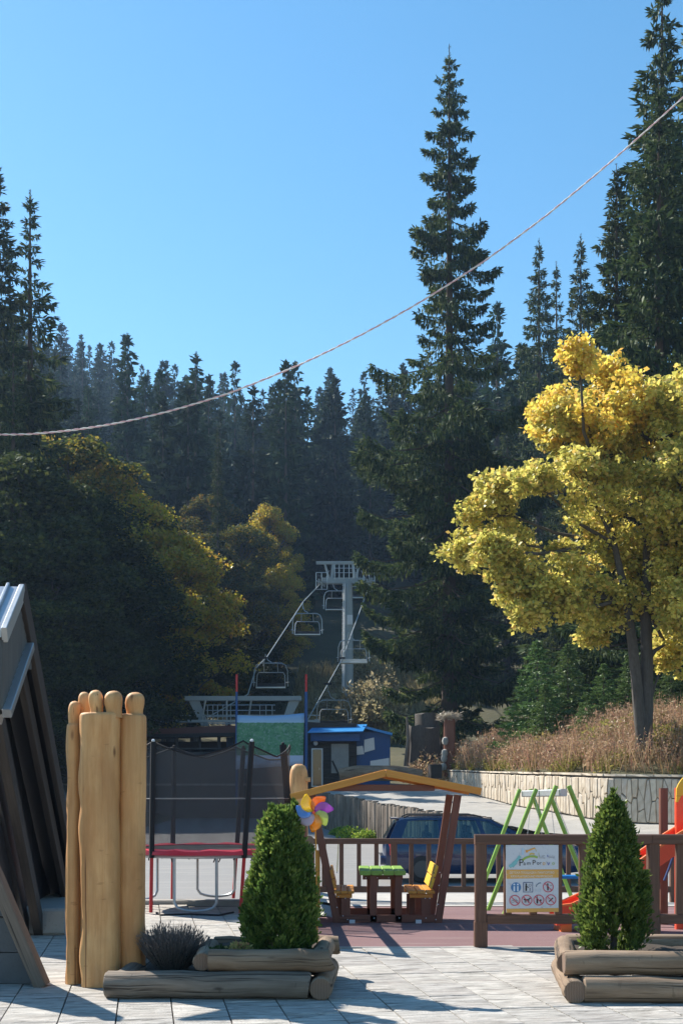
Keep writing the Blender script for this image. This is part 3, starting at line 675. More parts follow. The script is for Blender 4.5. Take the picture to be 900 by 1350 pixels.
STR = [(.2, .18, .09), (.34, .3, .16), (.42, .36, .22)]
for i, (px, py, d, r) in enumerate([(488, 945, 92, 2.4), (502, 952, 90, 2.0), (470, 952, 96, 2.4), (440, 955, 98, 2.2), (480, 905, 104, 2.6)]):
    shrub('straw_shrub', P(px, py, d), (r, r, r * 1.15), 2600, .34, STR, 20 + i, 'straw-coloured shrub on the hillside around the lift tower', 'shrub', 'straw-coloured shrubs by the lift tower')
for i, (px, py, d, r) in enumerate([(463, 1083, 45.5, .42), (482, 1085, 44, .34), (447, 1082, 47, .3)]):
    q = P(px, py, d); shrub('leafy_weed', (q.x, q.y, g(q.x, q.y)), (r * 1.3, r, r), 900, .1, [(.08, .16, .02), (.2, .3, .04), (.4, .42, .06)], 40 + i, 'low bright green weed at the foot of the log palisade', 'plant', 'weeds below the palisade')
for i, (px, py, d, r) in enumerate([(566, 1018, 57, 1.0), (607, 1012, 56, .9), (552, 1022, 56, .7), (578, 1025, 55, .8)]):
    shrub('dry_bush', P(px, py, d) - Vector((0, 0, .3)), (r, r, r * 1.2), 700, .16, DRY, 60 + i, 'dry flowering bush among the carved stumps at the far end of the wall', 'shrub', 'dry bushes by the carved stumps')

for i, (t_b, s_b, r, k) in enumerate([(.12, 1.5, .5, 0), (.22, 2.5, .7, 1), (.3, 1.2, .45, 0), (.38, 3, .8, 1), (.46, 1.6, .6, 0), (.55, 2.2, .7, 1), (.63, 1.4, .6, 0), (.7, 3.2, .8, 0), (.78, 1.8, .7, 1), (.86, 2.6, .8, 0), (.34, 4.6, .8, 1), (.5, 4.4, .9, 0)]):
    shrub('weed_clump', bank_at(t_b, s_b), (r * 1.2, r, r * 1.25), 1000, .15, DRY[1:] if k == 0 else [(.1, .11, .03), (.2, .19, .05), (.32, .26, .09)], 80 + i, 'bushy seeded weed clump among the dry grass of the bank', 'plant', 'weed clumps on the bank')
# ================================================================== CHAIRLIFT, KIOSK AND BANNER
def cyl(m_, p0, p1, r, n=8, mi=0): return m_.tube([p0, p1], r, n, mi)
tb = P(459, 952, 95); tw = thing('lift_tower', tb, 'grey steel chairlift tower with crossarm and sheave trains', 'lift tower')
def T(x, y, o=0): return P(x, y, 95) + Vector((0, o, 0))
b = MB(); b.tube([T(459, 975), T(459, 765)], [.43, .33], 16); b.build('mast', M['liftgrey'], tw, True)
b = MB(); cyl(b, T(453, 960, -.35), T(454.5, 770, -.3), .045, 5); cyl(b, T(451, 960, -.35), T(452.5, 770, -.3), .045, 5)
for i in range(34): y = 958 - i * 5.6; cyl(b, T(450.8, y, -.35), T(454, y, -.35), .02, 4)
b.build('ladder', M['white'], tw)
b = MB(); b.box(T(461, 818, -.42), (.42, .04, .75)); b.build('number_plate', M['white'], tw)
b = MB(); b.box(T(455, 766), (4.3, .5, .45)); b.build('crossarm', M['liftgrey'], tw)
b = MB(); b.box(T(452, 742), (4.2, .3, .22)); b.build('lifting_beam', M['liftgrey'], tw)
for (x0, x1) in ((428, 434), (474, 468), (439, 437), (465, 467)):
    b = MB(); b.beam(T(x0, 743), T(x1, 764), .22, .16); b.build('strut', M['liftgrey'], tw)
for x0 in (424, 486):
    b = MB(); b.beam(T(x0 - 3, 772, -2.2), T(x0 + 3, 765, 2.2), .12, .3); b.build('sheave_beam', M['liftgrey'], tw)
    for k in range(6):
        b = MB(); o = -2 + k * .8; c = T(x0 - 3 + k, 768 - k * 1.2, o); cyl(b, c - Vector((.1, 0, 0)), c + Vector((.1, 0, 0)), .23, 12); b.build('sheave', M['dark'], tw, True)
    b = MB()
    for (xa, ya, xb, yb) in ((-9, 779, 9, 779), (-9, 757, 9, 757), (-9, 757, -9, 779), (9, 757, 9, 779), (0, 757, 0, 779), (-9, 768, 9, 768)): cyl(b, T(x0 + xa * .8, ya, -.7), T(x0 + xb * .8, yb, -.7), .035, 5)
    b.build('catwalk_rail', M['galv'], tw)
b = MB()
for xa in (441, 447, 453, 460, 466, 471): cyl(b, T(xa, 745, -.3), T(xa, 764, -.3), .035, 5)
for ya in (750, 756): cyl(b, T(441, ya, -.3), T(471, ya, -.3), .03, 5)
b.build('guard_rail', M['galv'], tw)
# station frame on the platform
sb = P(322, 957, 69); st = thing('lift_station', (sb.x, 69, 3.8), 'grey steel chairlift station frame on the dark platform', 'lift station')
def S_(x, y, o=0): return P(x, y, 69) + Vector((0, o, 0))
b = MB(); b.box(S_(321, 921), (6.6, .5, .26)); b.build('top_beam', M['liftgrey'], st)
for (x0, x1) in ((256, 270), (388, 374)):
    b = MB(); b.prism([S_(x0 - 7, 924, -.12), S_(x0 + 7, 924, -.12), S_(x1 + 5, 957, -.12), S_(x1 - 4, 957, -.12)], (0, .3, 0)); b.build('tapered_leg', M['liftgrey'], st)
for (x0, x1) in ((272, 267), (332, 327), (300, 300)):
    b = MB(); cyl(b, S_(x0, 924, -.5), S_(x1, 957, -.5), .06, 6); b.build('brace', M['galv'], st)
b = MB()
for xa in (276, 283, 289, 296, 306, 314, 344, 352, 360): cyl(b, S_(xa, 931, -.9), S_(xa, 957, -.9), .03, 5)
for ya in (931, 938, 946, 955): cyl(b, S_(274, ya, -.9), S_(364, ya, -.9), .025, 5)
b.build('railing', M['galv'], st)
b = MB(); b.box(S_(300, 953.5, -2), (10.5, .12, .14)); b.box(S_(300, 946, -2), (10.5, .06, .06)); b.build('edge_rail', M['liftgrey'], st)
sr = thing('station_shelter', (-7, 63, 3.8), 'long low shelter with maroon roof edge in front of the lift station', 'shelter')
def H_(x, y, o=0): return P(x, y, 63) + Vector((0, o, 0))
b = MB(); b.prism([H_(182, 962), H_(300, 956.5), H_(402, 959), H_(402, 966), H_(300, 966), H_(182, 970)], (0, 4.5, 0)); b.build('roof', M['maroon'], sr)
b = MB(); b.beam(H_(182, 970.5, -.05), H_(402, 966.5, -.05), .1, .18); b.build('fascia', M['dark'], sr)
for xa in (196, 232, 262, 288, 309):
    b = MB(); cyl(b, H_(xa, 969, .3), H_(xa, 990, .3), .09, 8); b.build('post', M['darkwood'], sr)
b = MB(); b.box(H_(302, 981, 2.5), (.7, .5, .9)); b.build('cabinet', M['bluedark'], sr)
b = MB(); b.box(H_(255, 983, 3.5), (6.0, .1, .7)); b.build('back_panel', M['darkpanel'], sr)
# cables
def cable(name, pts, r, label):
    b = MB(); b.tube(pts, r, 6); o = b.build(name, M['liftgrey'], None, True, loc=pts[0]); return tag(o, label, 'cable')
cL0 = S_(272, 944, 1); cL1 = T(420, 772); up = P(434, 752, 140)
LC = [cL0, S_(318, 906, 5), P(338, 880, 76.5), P(352, 866, 79), P(400, 793, 90), cL1]; cable('haul_cable', LC + [cL1.lerp(up, .5) - Vector((0, 0, .3)), up], .036, 'taut haul cable sloping from the lift station past the left sheaves of the tower')
cR1 = T(488, 768); up2 = P(476, 752, 140); RC = [P(405, 950, 68), P(440, 888, 82), P(452, 866, 86), cR1]; cable('haul_cable', RC + [cR1.lerp(up2, .5) - Vector((0, 0, .3)), up2], .036, 'taut haul cable sloping down right of the lift tower')
# chairs
def chair(top, yc, dist, px, label, lit=False, wpx=38, rows=1):
    k = F / dist; wv = 2.2; c = P(px, yc, dist); t = thing('lift_chair', c, label, 'lift chair', 'chairs hanging on the lift')
    hw = wv / 2; b = MB(); X = Vector((1, 0, 0)); Z = Vector((0, 0, 1)); Y = Vector((0, 1, 0))
    hb = c + Z * 1.75
    b.tube([top + Z * .05, top - Z * .5, hb + Z * .55 - X * .35, hb + Z * .15 - X * .2, hb + X * .05], .04, 6); b.build('hanger', M['galv'], t, True)
    b = MB(); b.box(top + Z * .03, (.5, .12, .12)); b.build('grip', M['dark'], t)
    b = MB(); b.tube([c - X * hw + Z * .2, c - X * (hw - .02) + Z * 1.2, c - X * (hw - .16) + Z * 1.58, c - X * (hw - .4) + Z * 1.7, c + X * (hw - .4) + Z * 1.7, c + X * (hw - .16) + Z * 1.58, c + X * (hw - .02) + Z * 1.2, c + X * hw + Z * .2], .04, 6); b.build('outer_frame', M['galv'], t, True)
    i_ = hw - .16; b = MB(); b.tube([c - X * i_ + Z * .12, c - X * (i_ - .05) + Z * .95 + Y * .2, c - X * (i_ - .15) + Z * 1.12 + Y * .2, c + X * (i_ - .15) + Z * 1.12 + Y * .2, c + X * (i_ - .05) + Z * .95 + Y * .2, c + X * i_ + Z * .12], .032, 6); b.build('back_frame', M['galv'], t, True)
    for s in (-.45, .45):
        b = MB(); cyl(b, c + X * s * .95 + Z * 1.7, c + X * s + Z * 1.12 + Y * .18, .028, 6); b.build('drop_bar', M['galv'], t)
    b = MB(); b.box(c + Z * .1 - Y * .05, (wv - .3, .5, .1), 0, .03); b.build('seat', M['white'] if lit else M['galv'], t)  # lit: sunlight put in as a white seat and a paler backrest
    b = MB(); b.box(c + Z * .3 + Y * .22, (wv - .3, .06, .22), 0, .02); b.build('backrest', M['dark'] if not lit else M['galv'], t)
    b = MB(); cyl(b, c - X * (hw + .1) + Z * .45 - Y * .3, c - X * (hw - .1) + Z * .45, .03, 5); cyl(b, c + X * (hw + .1) + Z * .45 - Y * .3, c + X * (hw - .1) + Z * .45, .03, 5); b.build('footrest_arm', M['galv'], t); return t
chair(P(399, 794, 90), 839, 90, 405, 'empty lift chair hanging midway on the left cable before the beeches')
chair(P(347, 868, 78.5), 909, 78.5, 357, 'empty lift chair hanging low just above the station frame and banner')
chair(P(443, 762, 101), 806, 101, 444, 'empty lift chair hanging behind the mast left of the tower top')
chair(P(474, 760, 104), 790, 104, 473, 'empty lift chair half hidden by spruce branches right of the tower top')
chair(P(450, 868, 85.5) - Vector((0, 0, .0)), 876, 85.5, 466, 'empty lift chair with a white sunlit seat in front of the mast', True)
chair(P(432, 902, 78), 958, 78, 440, 'empty lift chair half hidden above the blue kiosk roof')
# banner on blue and red poles
bn = thing('banner', (P(356, 1030, 56).x, 56, .6), 'large sagging banner printed with a green mountain trail map between two poles', 'banner')
def banner_mat():
    m = NT('printed_trail_map'); v = m.coord(kind='Generated'); s = m.n('ShaderNodeSeparateXYZ', {0: v}); a = m.noise(m.coord((1, 1, 1), kind='Object'), 3.2, 8, .75); b2 = m.noise(m.coord(), 11, 5)
    gr = m.mix(m.ramp(a, [(.35, (0, 0, 0)), (.65, (1, 1, 1))]), (.02, .14, .07), (.12, .3, .17)); gr = m.mix(m.ramp(b2, [(.52, (0, 0, 0)), (.62, (.8, .8, .8))]), gr, (.18, .3, .27))
    skyc = m.ramp(s.outputs[2], [(.83, (.32, .5, .72)), (1, (.16, .32, .58))])
    zz = m.n('ShaderNodeMath', {0: s.outputs[2], 1: m.n('ShaderNodeMath', {0: a, 1: .05}, operation='MULTIPLY').outputs[0]}, operation='ADD').outputs[0]
    c = m.mix(m.n('ShaderNodeMath', {0: zz, 1: .855}, operation='GREATER_THAN').outputs[0], gr, skyc)
    c = m.mix(m.n('ShaderNodeMath', {0: s.outputs[2], 1: .25}, operation='LESS_THAN').outputs[0], c, (.42, .5, .68))
    return m.done(c, .6)
M['map'] = banner_mat()
b = MB(); rows = []
for j in range(11):
    r = []
    for i in range(17):
        u, v = i / 16, j / 10; r.append(P(312.5 + u * 88.5 - 1.5 * (1 - v), 1011 - v * 68 - u * (3 - 0 * v) + 2.2 * math.sin(math.pi * u) * v + (3.5 - 3 * u) * (1 - v), 56) + Vector((0, .05 * math.sin(u * 9 + v * 3), 0)))
    rows.append(r)
b.sheet(rows); o = b.build('cloth', M['map'], bn, True)
md = o.modifiers.new('t', 'SOLIDIFY'); md.thickness = .01
for x0 in (312, 403.5):
    b = MB(); cyl(b, P(x0, 912, 56.1), P(x0, 889, 56.1), .055, 10); b.build('pole_top', M['redpole'], bn, True)
    b = MB(); cyl(b, P(x0, 1062, 56.1), P(x0, 912, 56.1), .075 if x0 > 350 else .055, 10); b.build('pole', M['bluedark'], bn, True)
# blue kiosk
kz = P(460, 1036, 60).z; ks = thing('kiosk', (P(458, 1036, 61).x, 61, kz), 'small dark kiosk with bright blue awning roof and blue painted side', 'kiosk')
def K(x, y, o=0): return P(x, y, 60) + Vector((0, o, 0))
b = MB(); b.box(K(432, 996, 2.0) , (2.85, 4.0, 3.2)); b.build('wall', M['darkpanel'], ks)
b = MB(); b.box(K(487, 1003, 2.2), (2.05, 3.8, 2.9)); b.build('side_wall', M['bluedark'], ks)
for i in range(11):
    b = MB(); b.box(K(432, 979 + i * 5.2, -.03), (2.75, .05, .17), 0, .01)
    if i < 1 or True: b.build('siding_board', M['darkwood'], ks)
b = MB(); b.box(K(418, 1012, -.1), (.56, .06, 1.9)); b.build('door_frame', M['white'], ks)
dr_ = MB(); dr_.box(K(418, 1012, -.14), (.42, .05, 1.78)); dr_ = dr_.build('door', M['glass'], ks)
b = MB(); b.box(K(421, 1014, -.18), (.03, .05, .12)); b.build('handle', M['galv'], dr_)
b = MB(); b.box(K(448, 1000, -.1), (.86, .06, 1.45)); b.build('panel', M['conc'], ks)
b = MB(); b.beam(K(438, 1003, -.16), K(446, 1020, -.16), .06, .08); b.build('prop', M['darkwood'], ks)
b = MB(); b.ball(K(416, 980, -.2), .12, 10); b.build('lamp', M['white'], ks, True)
b = MB(); b.beam(K(404, 952, 2.95), K(484, 957.5, 2.95), 4.6, .1); b.build('roof', M['dark'], ks)
b = MB(); b.prism([K(406, 967.5, -.75), K(478, 966, -.75), K(484, 955.5, .45), K(414, 957, .45)], (0, 0, .05)); b.build('awning', M['bluebright'], ks)
b = MB(); b.box(K(442, 972.5, -.35), (2.4, .25, .38)); b.build('shutter', M['bluedark'], ks)
b = MB(); b.beam(K(478, 958, 2.2), K(517, 968, 2.2), 4.4, .12); b.build('side_roof', M['bluebright'], ks)
b = MB(); b.prism([K(462, 985, -.02 + .25), K(478, 983, .23), K(480, 994, .23), K(462, 996, .23)], (0, -.03, 0)); b.build('snow_panel', M['white'], ks)
b = MB(); b.prism([K(480, 975, .25), K(493, 972, .25), K(494, 988, .25), K(480, 992, .25)], (0, -.03, 0)); b.build('picture_panel', M['white'], ks)
b = MB(); b.prism([K(488, 1003, .25), K(513, 999, .25), K(513, 1012, .25), K(488, 1012, .25)], (0, -.03, 0)); b.build('lower_panel', M['white'], ks)
# carved stump, fallen log, totem with dry nest, block
def knobby(name, c, r, h, mat, label, cat, n=14, seed=0, taper=.8, parts=None):
    rg = random.Random(seed); rings = []
    for i in range(9):
        u = i / 8; rings.append([Vector(c) + Vector((math.cos(a) * r * (1 - (1 - taper) * u) * (1 + .16 * math.sin(3 * a + seed + u) + rg.uniform(-.07, .07)), math.sin(a) * r * (1 - (1 - taper) * u) * (1 + rg.uniform(-.07, .07)), h * u + (rg.uniform(-.12, .12) * r if i == 8 else 0))) for a in [2 * math.pi * k / n for k in range(n)]])
    b = MB(); b.loft(rings); return b
q = P(556, 1026, 58); sp = thing('carved_stump', q, 'big rough carved tree stump in shade under the tallest spruce', 'stump')
knobby('a', q, .92, 2.45, None, '', '', seed=1).build('stump_body', M['bark'], sp, True)
knobby('a', P(563, 1026, 58.4), .62, 3.05, None, '', '', seed=5, taper=.9).build('raised_back', M['bark'], sp, True)
q = P(502, 1024, 55.5); b = MB(); b.tube([P(447, 1022, 55.5), P(470, 1019, 55.5), P(520, 1020, 55.5), P(556, 1023, 55.5)], [.3, .36, .36, .3], 10, 0, 1, jit=.1)
tag(b.build('fallen_log', [M['log'], M['end']], None, True, loc=q), 'thick fallen log lying in front of the kiosk wall', 'log')
q = P(592, 1024, 55); tt = thing('totem_post', q, 'slim carved brown totem post topped with a nest of dry grass', 'totem')
b = MB(); b.beam(q, P(592, 948, 55), .5, .5, ch=.08); b.build('post', M['brown2'], tt)
for k, y in enumerate((977, 993, 1000, 1011)):
    b = MB(); b.ball(P(586.5 - k * .7, y, 54.7), (.16, .2, .2), 8); b.build('carved_face', M['conc'], tt, True)
rg = np.random.default_rng(77); n = 900; c = np.array(P(592, 945, 55)); p = c + np.clip(rg.normal(size=(n, 3)), -1.7, 1.7) * np.array([.26, .24, .09])
o = link(bpy.data.objects.new('nest', quad_mesh('nest', sprigs(p - np.array(q), rg.normal(size=(n, 3)) * [1, 1, .6], rg.uniform(.1, .24, n), np.full(n, .02), rg), rg.random(n), foliage('nest_straw', [(.3, .26, .2), (.45, .4, .33)], .2, .1)))); o.parent = tt
b = MB(); q = P(573, 1026, 54); b.box(q + Vector((0, 0, .3)), (.5, .5, .62), .2, .03); tag(b.build('wood_block', M['darkwood'], None, loc=q), 'small dark wooden block beside the foot of the totem post', 'block')
q = P(541, 1000, 57); b = MB(); b.tube([P(535, 1010, 57), P(538, 975, 57), P(536, 945, 57.3)], [.14, .1, .05], 6); tag(b.build('dead_branch', M['greylog'], None, True, loc=q), 'pale dead branch stump leaning on the big carved stump', 'branch')
# ================================================================== FOREGROUND: HUT, SCULPTURE, PLANTERS
hut = thing('timber_hut', (-3.6, 14, 0), 'dark steep-roofed timber hut with metal roof beside the carved wooden figures', 'hut')
AP, AZ_ = 11.6, 3.5
def GX(d): return -3.08 - .084 * (d - AP)
def go(d): return AZ_ - .61 * (AP - d) if d < AP else AZ_ - .795 * (d - AP)      # outer roof line of the gable
def gi(d): return 3.02 - .61 * (11.92 - d) if d < 11.92 else 3.02 - .795 * (d - 11.92)
def gp(d, z, o=0.0): return Vector((GX(d) + o, d, z))
D0 = 10.74
b = MB(); b.prism([gp(D0, go(D0)), gp(AP, AZ_), gp(AP, AZ_ + .07), gp(D0, go(D0) + .07)], (-.7, -.05, 0)); b.build('front_roof', M['sheet'], hut)
for i in range(4):
    b = MB(); o = -.1 - i * .18; b.beam(gp(D0, go(D0) + .09, o), gp(AP, AZ_ + .09, o), .03, .04); b.build('roof_seam', M['sheet'], hut)
b = MB(); b.prism([gp(AP + .01, AZ_), gp(15.95, go(15.95)), gp(15.98, go(15.95) + .05), gp(AP + .01, AZ_ + .07)], (-.6, -.05, 0)); b.build('rear_roof', M['darkpanel'], hut)
b = MB(); b.beam(gp(D0, go(D0) + .02, .03), gp(AP + .02, AZ_ + .03, .03), .05, .14); b.build('rake_board', M['galv'], hut)
b = MB(); b.beam(gp(AP, AZ_ + .02, .03), gp(15.97, .04, .03), .06, .24); b.build('rake_board', M['darkwood'], hut)
b = MB(); b.beam(gp(AP + .3, 3.0, -.08), gp(15.5, .12, -.08), .07, .2); b.build('inner_rafter', M['darkwood'], hut)
d_ = D0 + .06
while d_ < 12.2:
    b = MB(); b.beam(gp(d_, gi(d_)), gp(d_, go(d_) - .06), .035, .098, (0, 1, 0), .01); b.build('siding_board', M['siding'], hut); d_ += .104
b = MB(); b.beam(gp(D0, gi(D0), .05), gp(11.94, 3.04, .05), .08, .08); b.build('flashing', M['sheet'], hut)
for k in range(5):
    y0 = 12.3 + k * .66; y1 = y0 + .645; tp = lambda d: max(.33, min(go(d) - .12, 3.1))
    b = MB(); b.prism([gp(y0, .3, -.32), gp(y1, .3, -.32), gp(y1, tp(y1), -.32), gp(y0, tp(y0), -.32)], (-.05, 0, 0)); b.build('wall_panel', M['darkpanel'], hut)
b = MB(); b.box((-3.4, 14.75, .15), (.6, 2.3, .3), 0, .03); b.build('stone_base', M['conc'], hut)
for (x, y0, z0, y1, z1, m) in ((-3.4, 13.7, .02, 11.6, 2.3, 'darkwood'), (-3.55, 13.65, .02, 11.5, 2.35, 'darkpanel')):
    b = MB(); b.beam((x, y0, z0), (x + .12, y1, z1), .1, .16); b.build('brace', M[m], hut)
# low slate-clad gable by the plaza edge
hs = thing('slate_hutch', (-2.9, 10.1, 0), 'low slate-clad gable with a slanting grey plank edge at the paving', 'gable')
b = MB(); b.beam((-2.47, 10.04, .0), (-3.35, 10.04, 2.05), .17, .1); b.build('edge_plank', M['greyplank'], hs)
rw_ = random.Random(4); z = 0.01
while z < 1.75:
    h = rw_.uniform(.24, .34); x1 = -2.53 - (z) * .43; x = -3.6
    while x < x1 - .02:
        e = min(x1 - .0, x + rw_.uniform(.3, .5)); xt = min(e, x1 - h * .43)
        if xt > x + .03:
            b = MB(); y = 10.12 + rw_.uniform(-.012, .012); b.prism([(x, y, z), (e - .008, y, z + rw_.uniform(-.01, .01)), (xt - .008, y, z + h - .01), (x, y, z + h - .012)], (0, .05, 0)); b.build('slate', M['slate'], hs)
        x = e
    z += h
b = MB(); b.prism([(-2.5, 10.18, 0), (-3.38, 10.18, 2.0), (-3.6, 10.18, 2.0), (-3.6, 10.18, 0)], (0, .12, 0)); b.build('backing', M['darkpanel'], hs)

# carved group of five figures
sculpt = thing('wooden_sculpture', (-1.95, 10.1, 0), 'carved pale pine sculpture of five standing finger-like figures', 'sculpture')
def superring(cx, cy, a, bb, z, n=28, e=3.2, ph=0.0):
    out = []
    for k in range(n):
        t = 2 * math.pi * k / n; c, s = math.cos(t), math.sin(t)
        out.append(Vector((cx + math.copysign(abs(c) ** (2 / e), c) * a, cy + math.copysign(abs(s) ** (2 / e), s) * bb, z)))
    return out
def torso(x0, x1, cy, dep, zs, seed, groove=None, e=2.7):
    rg = random.Random(seed); rings = []; cx = (x0 + x1) / 2; a = (x1 - x0) / 2; bb = dep / 2; n = 44
    prof = [(zs * i / n, 1.0) for i in range(n + 1)] + [(zs + .012, .975), (zs + .022, .92), (zs + .028, .8), (zs + .03, .3)]
    bumps = [(rg.uniform(0, zs), rg.uniform(.05, .2), rg.uniform(-.006, .004)) for _ in range(9)]
    for z, k in prof:
        sw = .005 * math.sin(z * 2.3 + seed); dk = sum(h_ * math.exp(-((z - c) / w_) ** 2) for c, w_, h_ in bumps)
        r = superring(cx + sw, cy, a * k + dk * .6 + rg.uniform(-.0012, .0012), bb * k + dk, z, 72, e)
        for p in r:
            if groove is not None and p.y < cy: p.y += .012 * math.exp(-((p.x - groove) / .007) ** 2)
            if p.x < cx and z < zs: p.x += .008 * math.sin(z * 9 + seed + 2 * math.sin(z * 4)) * (p.y > cy - bb * .7)
        rings.append(r)
    b = MB(); b.loft(rings); return b
def head(cx, cy, wx, dy, z0, z1, seed):
    rings = []; H = z1 - z0
    for u, k in ((-.15, .96), (.0, .9), (.1, .86), (.22, .88), (.38, .97), (.55, 1.02), (.7, 1.0), (.8, .93), (.88, .8), (.94, .62), (.98, .38), (1.0, .1)):
        rings.append(superring(cx + .004 * math.sin(u * 5 + seed), cy, wx / 2 * k, dy / 2 * k, z0 + H * u, 40, 2.6))
    b = MB(); b.loft(rings); return b
def xm(px, d=9.96): return (px - 450) / F * d
for (a0, a1, cy_, dep, ys, seed, gr, heads) in [(101.5, 155, 10.08, .27, 943, 1, 134, ((123, 18.5, 908), (146.5, 23, 909))), (153.5, 188.5, 10.2, .26, 945, 3, None, ((175, 24.5, 911),)), (85.5, 104, 10.22, .22, 958, 4, None, ((95.5, 17, 923),)), (98, 122, 10.3, .2, 948, 5, None, ((109, 17, 911),))]:
    dd = cy_ - dep / 2; zs = P(0, ys, dd).z
    torso(xm(a0, dd), xm(a1, dd), cy_, dep, zs, seed, xm(gr, dd) if gr else None).build('torso', M['carved'], sculpt, True)
    for k, (hx, hw, yt) in enumerate(heads): head(xm(hx, dd), cy_ - .01, hw / F * dd, min(.17, hw / F * dd * 1.25), zs + .015, P(0, yt, dd).z, seed + k).build('head', M['carved'], sculpt, True)

# log planters
def log(parent, p0, p1, r, mat='log', n=14, wob=.008):
    p0, p1 = Vector(p0), Vector(p1); b = MB(); k = 8; pts = []
    for i in range(k + 1): pts.append(p0.lerp(p1, i / k) + Vector((0, 0, rnd.uniform(-wob, wob))))
    d = (p1 - p0).normalized(); rr = [r * (.9)] + [r * rnd.uniform(.97, 1.03) for _ in range(k - 1)] + [r * .9]
    pts[0] = p0; pts.insert(1, p0 + d * .012); rr.insert(1, r); pts.insert(-1, p1 - d * .012); rr.insert(-1, r); 
    b.tube(pts, rr, n, 0, 1, jit=.012); return b.build('log', [M[mat], M['end']], parent, True)
pl = thing('log_planter', (-.85, 10.2, 0), 'stepped log planter holding a rounded thuja and a grey lavender', 'planter')
def xd(px, d): return (px - 450) / F * d
log(pl, (xd(139, 9.45), 9.47, .105), (xd(408, 9.4), 9.42, .105), .105, 'greylog')
log(pl, (xd(422.5, 9.33), 9.33, .09), (xd(422.5, 9.33) + .05, 10.52, .09), .09)
log(pl, (xd(275, 9.5), 9.52, .285), (xd(437, 9.5), 9.5, .29), .088)
log(pl, (xd(265.5, 9.46), 9.5, .275), (xd(265, 9.46) - .02, 10.42, .275), .075)
log(pl, (xd(425, 9.6) - .02, 9.62, .285), (xd(425, 9.6) + .02, 10.52, .285), .08)
log(pl, (xd(265, 9.5), 10.48, .28), (xd(430, 9.5) + .1, 10.5, .28), .08)
log(pl, (xd(140, 9.45) + .09, 9.6, .1), (xd(140, 9.45) + .12, 10.45, .1), .09, 'greylog')
log(pl, (xd(140, 9.45) + .1, 10.52, .1), (xd(430, 9.5), 10.56, .1), .09, 'greylog')
b = MB(); b.sheet([[(x, y, .3 + .025 * math.sin(x * 9 + y * 7)) for x in np.linspace(-1.06, -.12, 9)] for y in np.linspace(9.55, 10.46, 9)]); b.build('soil', M['soil'], pl, True)
b = MB(); b.sheet([[(x, y, .13 + .02 * math.sin(x * 9 + y * 7)) for x in np.linspace(-1.7, -1.12, 7)] for y in np.linspace(9.5, 10.48, 9)]); b.build('soil', M['soil'], pl, True)
p2 = thing('log_planter', (2.9, 10.1, 0), 'two-tier square log planter under the pointed thuja near the sign', 'planter')
log(p2, (xd(768, 9.25), 9.27, .1), (xd(768, 9.25) + 1.95, 9.24, .1), .1)
log(p2, (xd(757, 9.22), 9.2, .09), (xd(757, 9.22) + .14, 10.55, .09), .092)
log(p2, (xd(743, 9.4), 9.42, .28), (xd(743, 9.4) + 2.05, 9.38, .282), .095)
log(p2, (xd(752, 9.5) - .03, 9.5, .268), (xd(752, 9.5) + .15, 10.6, .268), .088)
log(p2, (xd(748, 9.4) + .2, 10.6, .1), (xd(748, 9.4) + 1.9, 10.57, .1), .09)
log(p2, (xd(748, 9.4) + .2, 10.58, .28), (xd(748, 9.4) + 1.9, 10.57, .28), .085)
log(p2, (3.62, 9.3, .1), (3.6, 10.57, .1), .09); log(p2, (3.6, 9.35, .28), (3.58, 10.57, .28), .085)
b = MB(); b.sheet([[(x, y, .29 + .025 * math.sin(x * 9 + y * 7)) for x in np.linspace(1.95, 3.55, 12)] for y in np.linspace(9.45, 10.55, 9)]); b.build('soil', M['soil'], p2, True)
